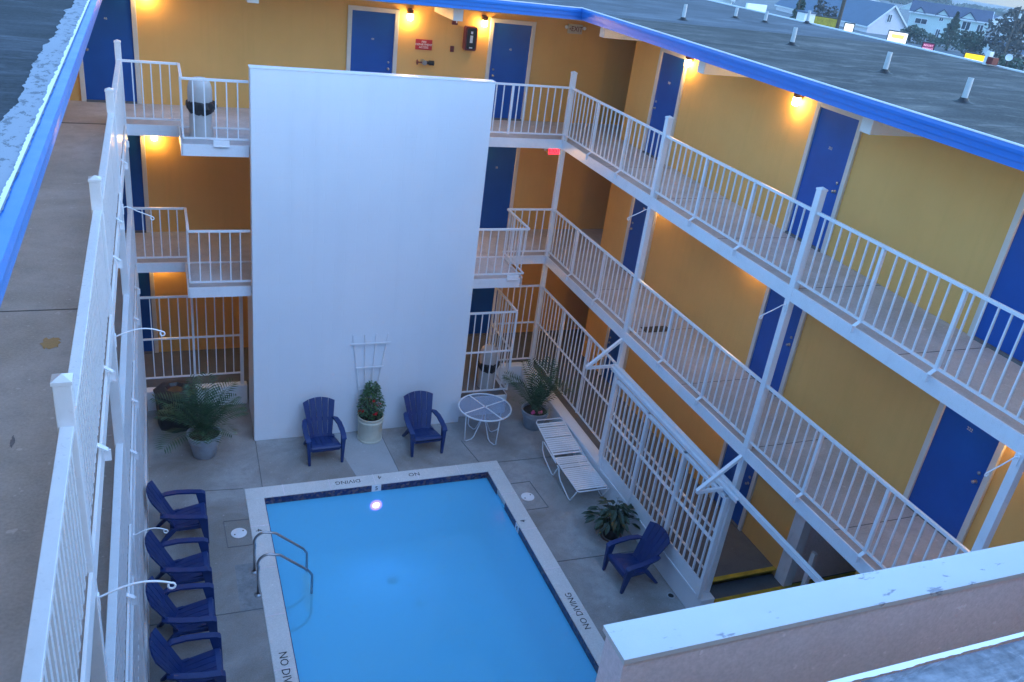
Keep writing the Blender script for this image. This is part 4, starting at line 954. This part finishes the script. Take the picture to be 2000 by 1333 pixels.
# ------------------------------------------------------------------ roof vents
vi = 0
vp = thing('roof_vent', 'vent', 'roof vent', (0, 0, 0), group='white vent pipes on the right roof')
MB().lathe([(.040, .0), (.038, .08), (.036, .30), (.031, .30), (.031, .22), (.001, .22)], 18).build('pipe', mt['vent'], vp, smooth='auto')
MB().lathe([(.13, .0), (.085, .012), (.06, .03), (.05, .055)], 18).build('flashing', mt['black'], vp, smooth='auto')
for (x, y, s, lb) in [(9.95, 15.89, 1.0, 'white roof vent pipe nearest the back corner'), (12.45, 17.69, .75, 'short pale roof vent far back on the pale roof'), (10.53, 13.10, 1.0, 'white roof vent pipe second along the dark roof'),
                      (10.26, 10.48, 1.0, 'white roof vent pipe in the middle of the dark roof'), (9.59, 8.33, 1.0, 'white roof vent pipe nearest the camera'), (13.0, 17.3, .8, 'twin thin roof vent beside the short pale vent'), (15.0, 18.3, 1.0, 'white roof vent at the far roof edge')]:
    o = place(vp, vi == 0, (x, y, ZR1+.005), 0, lb); o.scale = (1, 1, s); vi += 1
# antenna box near the far edge
r = thing('roof_box', 'white and red metal box at the far edge of the right roof', 'roof unit', (15.0, 12.9, ZR1))
MB().box(14.95, 15.05, 12.75, 12.85, ZR1, ZR1+.25).build('panel', mt['white'], r, world=True); MB().box(14.9, 15.05, 12.60, 12.74, ZR1+.03, ZR1+.16).build('cover', mt['dred'], r, world=True)

# ------------------------------------------------------------------ street signs and far houses
def sign(x, y, z0, z1, w, yaw, mats, lines, label, name='shop_sign'):
    """lit box sign on a pole; front faces the motel"""
    r = thing(name, label, 'sign', (x, y, -.1), yaw)
    h = (z1-z0)/2; zc = (z0+z1)/2+.1
    MB().box(-w/2-.06, w/2+.06, -.02, .32, zc-h-.06, zc+h+.06).build('case', mt['dark'], r)
    MB().box(-w/2, w/2, -.05, -.021, zc-h, zc+h).build('face', mats[0], r)
    MB().box(-.08, .08, .08, .24, 0, zc-h-.06).build('pole', mt['dark'], r)
    for t_, sz, dz, mm in lines: text_mb(t_, sz, .004).xf(frame((1,0,0), (0,0,1), (0,-1,0), (0, -.058, zc+dz*h))).build('lettering', mm, r)
    return r
sign(42.1, 42.8, 5.95, 6.75, 1.08, -45, [mt['sg_white']], [('SUBS & GRILL', .15, .35, mt['sg_amber']), ('Lafayette', .24, -.45, mt['dark'])][1:], 'bright white lit sign with amber band and dark lettering beyond the roof')
sign(43.3, 41.4, 5.98, 6.42, .62, -46, [mt['sg_maroon']], [('RESORT', .15, .4, mt['sg_pink']), ('WANGO', .15, -.4, mt['sg_pink'])], 'small maroon lit sign with two pink words beyond the roof')
sign(45.15, 39.5, 5.85, 6.22, 1.05, -49, [mt['sg_yellow']], [], 'bright yellow lit box sign beyond the roof')
sign(39.9, 44.7, 6.25, 6.80, .52, -42, [mt['sg_white']], [('Pizza', .2, -.3, mt['sg_red']), ('=', .26, .5, mt['sg_red'])][:1], 'small square white lit sign with red lettering beyond the roof')
s = bpy.data.objects['shop_sign']; MB().box(-.36, .36, -.056, -.051, 6.50, 6.72).build('amber_band', mt['sg_amber'], s)
sign(45.2, 53.4, 5.75, 6.45, 2.2, -40, [mt['yellow']], [], 'unlit yellow and green board between dark shutters beyond the roof', 'board_sign')

def tree(x, y, z, rad, h, name, label, seed, mat='tree', conifer=False, n=1500, trunk=.3):
    rr = random.Random(seed); r = thing(name, label, 'tree' if h > 2.5 else 'bush', (x, y, z), group='trees and bushes beyond the motel roof')
    lf = MB()
    cl = [(rr.uniform(-1, 1)*.6, rr.uniform(-1, 1)*.6, rr.uniform(.25, .95), rr.uniform(.28, .5)) for _ in range(9)]
    for k in range(n):
        if conifer:
            t = rr.random()**.8; rad_ = rad*(1-t)*(.55+.45*abs(math.sin(t*22)))*rr.random()**.35; a = rr.uniform(0, 6.283); p = Vector((rad_*math.cos(a), rad_*math.sin(a), h*(.08+.92*t)))
        else:
            cx, cy, cz, cr = rr.choice(cl); d = Vector((rr.gauss(0, 1), rr.gauss(0, 1), rr.gauss(0, 1))).normalized()*cr*rr.random()**.3; p = Vector(((cx+d.x)*rad, (cy+d.y)*rad, (cz+d.z*.7)*h*.85))
        d = Vector((rr.gauss(0, 1), rr.gauss(0, 1), rr.gauss(0, .7))).normalized(); e = d.cross(Vector((rr.gauss(0,1), rr.gauss(0,1), rr.gauss(0,1)))).normalized(); s_ = rad*rr.uniform(.05, .11)
        lf.add([p-d*s_, p+e*s_*.6, p+d*s_, p-e*s_*.6], [(0,1,2,3)])
    lf.build('crown', mt[mat], r); MB().tube([(0, 0, -z if z > 0 else 0), (0, 0, h*.3), (0, 0, h*.75)], [rad*.09, rad*.06, rad*.02], 7).build('trunk', mt['bark'], r)
def house(name, label, x, y, yaw, W, D, hw, hr, wall, roof, z=-.3, wins=(), dormers=(), over=.35):
    """gable faces -Y locally; ridge runs along Y; W across the gable"""
    r = thing(name, label, 'house', (x, y, z), yaw, group='houses beyond the motel')
    MB().box(-W/2, W/2, 0, D, 0, hw).prism([(-W/2, hw), (W/2, hw), (0, hr)], 0, D, lambda u, v, t: (u, t, v)).build('wall', mt[wall], r)
    s = (hr-hw)/(W/2); o = over; rfm = MB()
    for sg in (-1, 1):
        a = (sg*(W/2+o), hw-o*s); b = (0, hr+.0); th = .22
        rfm.prism([(a[0], a[1]+.03), (b[0], b[1]+.03), (b[0], b[1]+th), (a[0], a[1]+th)], -o, D+o, lambda u, v, t: (u, t, v))
    ro = rfm.build('roof', mt[roof], r)
    tr_ = MB()
    for sg in (-1, 1): tr_.bar((sg*(W/2+o), -o-.04, hw-o*s+.05), (0, -o-.04, hr+.08), .1, .26, up=(0,0,1))
    for sg in (-1, 1): tr_.box(sg*(W/2+o), sg*(W/2+o+.06), -o, D+o, hw-o*s-.12, hw-o*s+.12)
    tr_.build('roof_trim', mt['white'], ro)
    for (side, u, v, ww, hh) in wins:
        if side == 'F': f = MB().box(u-ww/2-.12, u+ww/2+.12, -.10, -.001, v-hh/2-.12, v+hh/2+.12); p = MB().box(u-ww/2, u+ww/2, -.13, -.101, v-hh/2, v+hh/2); b_ = MB().box(u-.04, u+.04, -.15, -.131, v-hh/2, v+hh/2)
        elif side == 'L': f = MB().box(-W/2-.10, -W/2-.001, u-ww/2-.12, u+ww/2+.12, v-hh/2-.12, v+hh/2+.12); p = MB().box(-W/2-.13, -W/2-.101, u-ww/2, u+ww/2, v-hh/2, v+hh/2); b_ = MB().box(-W/2-.15, -W/2-.131, u-.04, u+.04, v-hh/2, v+hh/2)
        fo = f.build('window', mt['white'], r); p.build('pane', mt['window'], fo); b_.build('glazing_bar', mt['white'], fo)
    for (u, v, wd) in dormers:      # small cross gables on the left slope, facing -X
        MB().prism([(u-wd/2, hw-.1), (u+wd/2, hw-.1), (u, hw+wd*.42)], -W/2-.3, -W/4, lambda a, b_, t: (t, a, b_)).build('dormer', mt[wall], r)
        dr = MB()
        for sg in (-1, 1): dr.bar((-W/2-.36, u+sg*(wd/2+.15), hw-.15), (-W/2-.36, u, hw+wd*.46), .12, .22, up=(1,0,0)); dr.prism([(u+sg*(wd/2+.2), hw-.15), (u, hw+wd*.48), (u, hw+wd*.48+.12), (u+sg*(wd/2+.2), hw-.02)], -W/2-.35, 0, lambda a, b_, t: (t, a, b_))
        dr.build('dormer_roof', mt[roof], r)
    return r
# placed from bearings: yaw turns the gable towards the motel
house('gable_house', 'pale gabled house with one window and a long blue grey roof', 121.3, 126.2, -9, 8.0, 34, 1.5, 5.1, 'siding_p', 'hroof', wins=[('F', -.3, 3.05, .7, 1.2)])
house('long_house', 'sage green two storey house with dark roof and white trimmed gables', 143.6, 125.2, 43.4, 7.0, 13.5, 4.7, 6.3, 'siding_g', 'hroof2', z=-.6, wins=[('L', 3.6, 3.6, 1.3, 1.3), ('L', 1.2, 3.5, .9, 1.1), ('L', 7.9, 1.6, .6, 1.3), ('L', 8.0, 4.0, .6, .5), ('L', 11.3, 3.2, 2.0, .8)], dormers=[(3.6, 0, 2.6), (8.0, 0, 2.2), (12.0, 0, 1.8)])
house('low_house', 'low pale roofed building between the trees on the right', 118.0, 101.5, -120, 6, 10, 1.6, 2.6, 'siding_w', 'hroof', z=-.1)
house('white_house', 'white upper storey building behind the tall tree', 178, 150, -130, 10, 14, 4.6, 5.6, 'siding_w', 'siding_w', z=-1.4, wins=[('L', 5, 3.4, 3, 1.0)])
house('corner_house', 'pale house at the top edge left of the dark conifer', 62, 100, -35, 12, 14, 4.6, 6.3, 'siding_w', 'hroof', z=-.1, wins=[('F', -2.5, 3.4, 1.2, 1.4), ('F', 2, 3.4, 1.6, 1.4)])
house('corner_house', 'grey roofed house at the top edge above the pale roof', 50, 108, -25, 12, 14, 5.0, 7.0, 'siding_p', 'hroof2', z=-.1, wins=[('F', -2.5, 3.4, 1.2, 1.4), ('F', 2, 3.4, 1.6, 1.4)])
r = thing('flat_building', 'low grey flat roofed shop behind the lit signs', 'building', (33, 60, -.1))
rr = random.Random(31)
for i in range(16):
    az = R(38+i*1.15+rr.uniform(-.3, .3)); d = rr.uniform(300, 520); z_ = -(d*.0172-1.2)
    house('distant_house', 'tiny distant house, number %s from the left on the horizon' % ['one','two','three','four','five','six','seven','eight','nine','ten','eleven','twelve','thirteen','fourteen','fifteen','sixteen'][i], d*math.sin(az), d*math.cos(az), rr.uniform(-90, 0), rr.uniform(7, 10), rr.uniform(9, 16), 3.6, 6.0, rr.choice(['siding_w', 'siding_g', 'siding_p']), rr.choice(['hroof', 'hroof2']), z=z_)
bpy.data.objects.remove(r)
tree(117.5, 108.6, -.2, 2.6, 5.9, 'conifer', 'dark layered conifer in front of the sage green house', 1, conifer=True, n=1800)
tree(119.8, 106.0, -.2, 1.5, 2.6, 'bush', 'dark bush at the foot of the layered conifer', 2, n=700)
tree(117.0, 116.2, -.3, 2.6, 3.0, 'bush', 'long green bush between the gabled house and the conifer', 3, n=1200)
tree(119.6, 113.9, -.3, 2.2, 2.2, 'bush', 'lower end of the green hedge by the white sign', 4, n=900)
tree(115.5, 96.0, 0, 4.2, 7.6, 'broadleaf_tree', 'large bare looking tree right of the sage green house', 5, mat='tree2', n=1500)
tree(112.8, 99.6, 0, 2.6, 4.2, 'broadleaf_tree', 'dark green leaning tree beside the sage green house', 6, n=1500)
tree(85.2, 69.6, 0, 2.6, 4.6, 'bush', 'dark rounded bush at the right edge of the photo', 7, n=1200)
tree(87.5, 67.5, 0, 2.6, 4.0, 'bush', 'pale green bush cut by the right edge of the photo', 17, n=900)
tree(68.9, 85.8, -.1, 2.3, 7.0, 'conifer', 'dark conifer at the top edge above the far roof', 8, conifer=True, n=1500)
tree(71.5, 84.0, -.1, 2.3, 7.2, 'broadleaf_tree', 'dark reddish tree at the top edge beside the conifer', 9, mat='tree2', n=1300)
tree(58.0, 66.5, -.1, 2.0, 5.2, 'bush', 'green bush behind the yellow board', 10, n=700)
tree(61.0, 64.0, -.1, 2.0, 4.7, 'bush', 'green bush at the foot of the street pole', 12, n=700)
for i in range(14):
    az = R(40+i*1.1); d = 520+60*((i*7) % 5)
    tree(d*math.sin(az), d*math.cos(az), -(d*.0172-2.0), 24, 5.2+1.2*((i*3) % 4), 'distant_tree', 'hazy tree clump on the skyline, %s' % ('number %s from the left' % ['one','two','three','four','five','six','seven','eight','nine','ten','eleven','twelve','thirteen','fourteen'][i]), 40+i, n=1100)
def utility_pole(x, y, h, label, arm=True, rad=.12):
    r = thing('utility_pole', label, 'utility pole', (x, y, -.1)); MB().tube([(0, 0, 0), (0, 0, h)], [rad, rad*.75], 9).build('pole', mt['bark'], r)
    if arm: MB().bar((-1.0, .1, h-.5), (1.0, -.1, h-.5), .1, .12).build('crossarm', mt['bark'], r); MB().lathe([(.2, 0), (.2, .6)], 10, (.35, 0, h-1.5), cap0=True, cap1=True).build('transformer', mt['siding_w'], r)
utility_pole(46.0, 52.75, 12, 'yellowish street pole crossing the top edge of the photo', False, .16)
utility_pole(107.6, 89.6, 8.2, 'leaning wooden utility pole with a pale transformer at the right')
utility_pole(37.5, 46.9, 8.3, 'thin white flagpole like mast by the grey box', False, .04)
r = thing('grey_shed', 'small pale grey rooftop shed left of the yellow board', 'shed', (37.9, 46.5, 0)); MB().box(-.4, .4, -.4, .4, 0, 7.05).build('wall', mt['siding_w'], r); MB().box(-.45, .45, -.45, .45, 7.05, 7.15).build('roof', mt['hroof'], r)
r = thing('satellite_dish', 'small grey satellite dish near the right edge', 'satellite dish', (54, 44.5, 0))
MB().tube([(0, 0, 0), (0, 0, 5.6)], .05, 8).build('mast', mt['dark'], r); MB().lathe([(.001, 0), (.14, .03), (.24, .09)], 20).xf(frame((.7, -.7, 0), (.2, .2, .95), (-.65, -.65, .3), (0, 0, 5.75))).build('dish', mt['white_dirty'], r)
# neighbouring low roof with a white parapet along the top edge
r = thing('neighbour_building', 'low neighbouring building whose white parapet runs along the top', 'building', (24, 33, 0))
MB().box(20, 27, 29.5, 45, -.1, 7.15).build('wall', mt['siding_p'], r, world=True); MB().box(19.95, 27.05, 29.45, 45.05, 7.15, 7.35).build('parapet', mt['white_dirty'], r, world=True)
MB().box(23.2, 24.2, 32.3, 32.4, 7.351, 8.05).build('sign_panel', mt['white'], r, world=True)
# sky dome is the world; thin haze in the air far off
hz = MB().box(-700, 900, -700, 1000, -30, 40); t = NT('haze_volume'); t.t.nodes.remove(t.b)
v = t.n('VolumePrincipled'); v.inputs['Density'].default_value = .0007; v.inputs['Color'].default_value = (.72, .84, 1.0, 1); v.inputs['Anisotropy'].default_value = .2
t.l(v.outputs[0], t.out.inputs['Volume']); HZ = hz.build('haze', t.mat, kind='stuff')
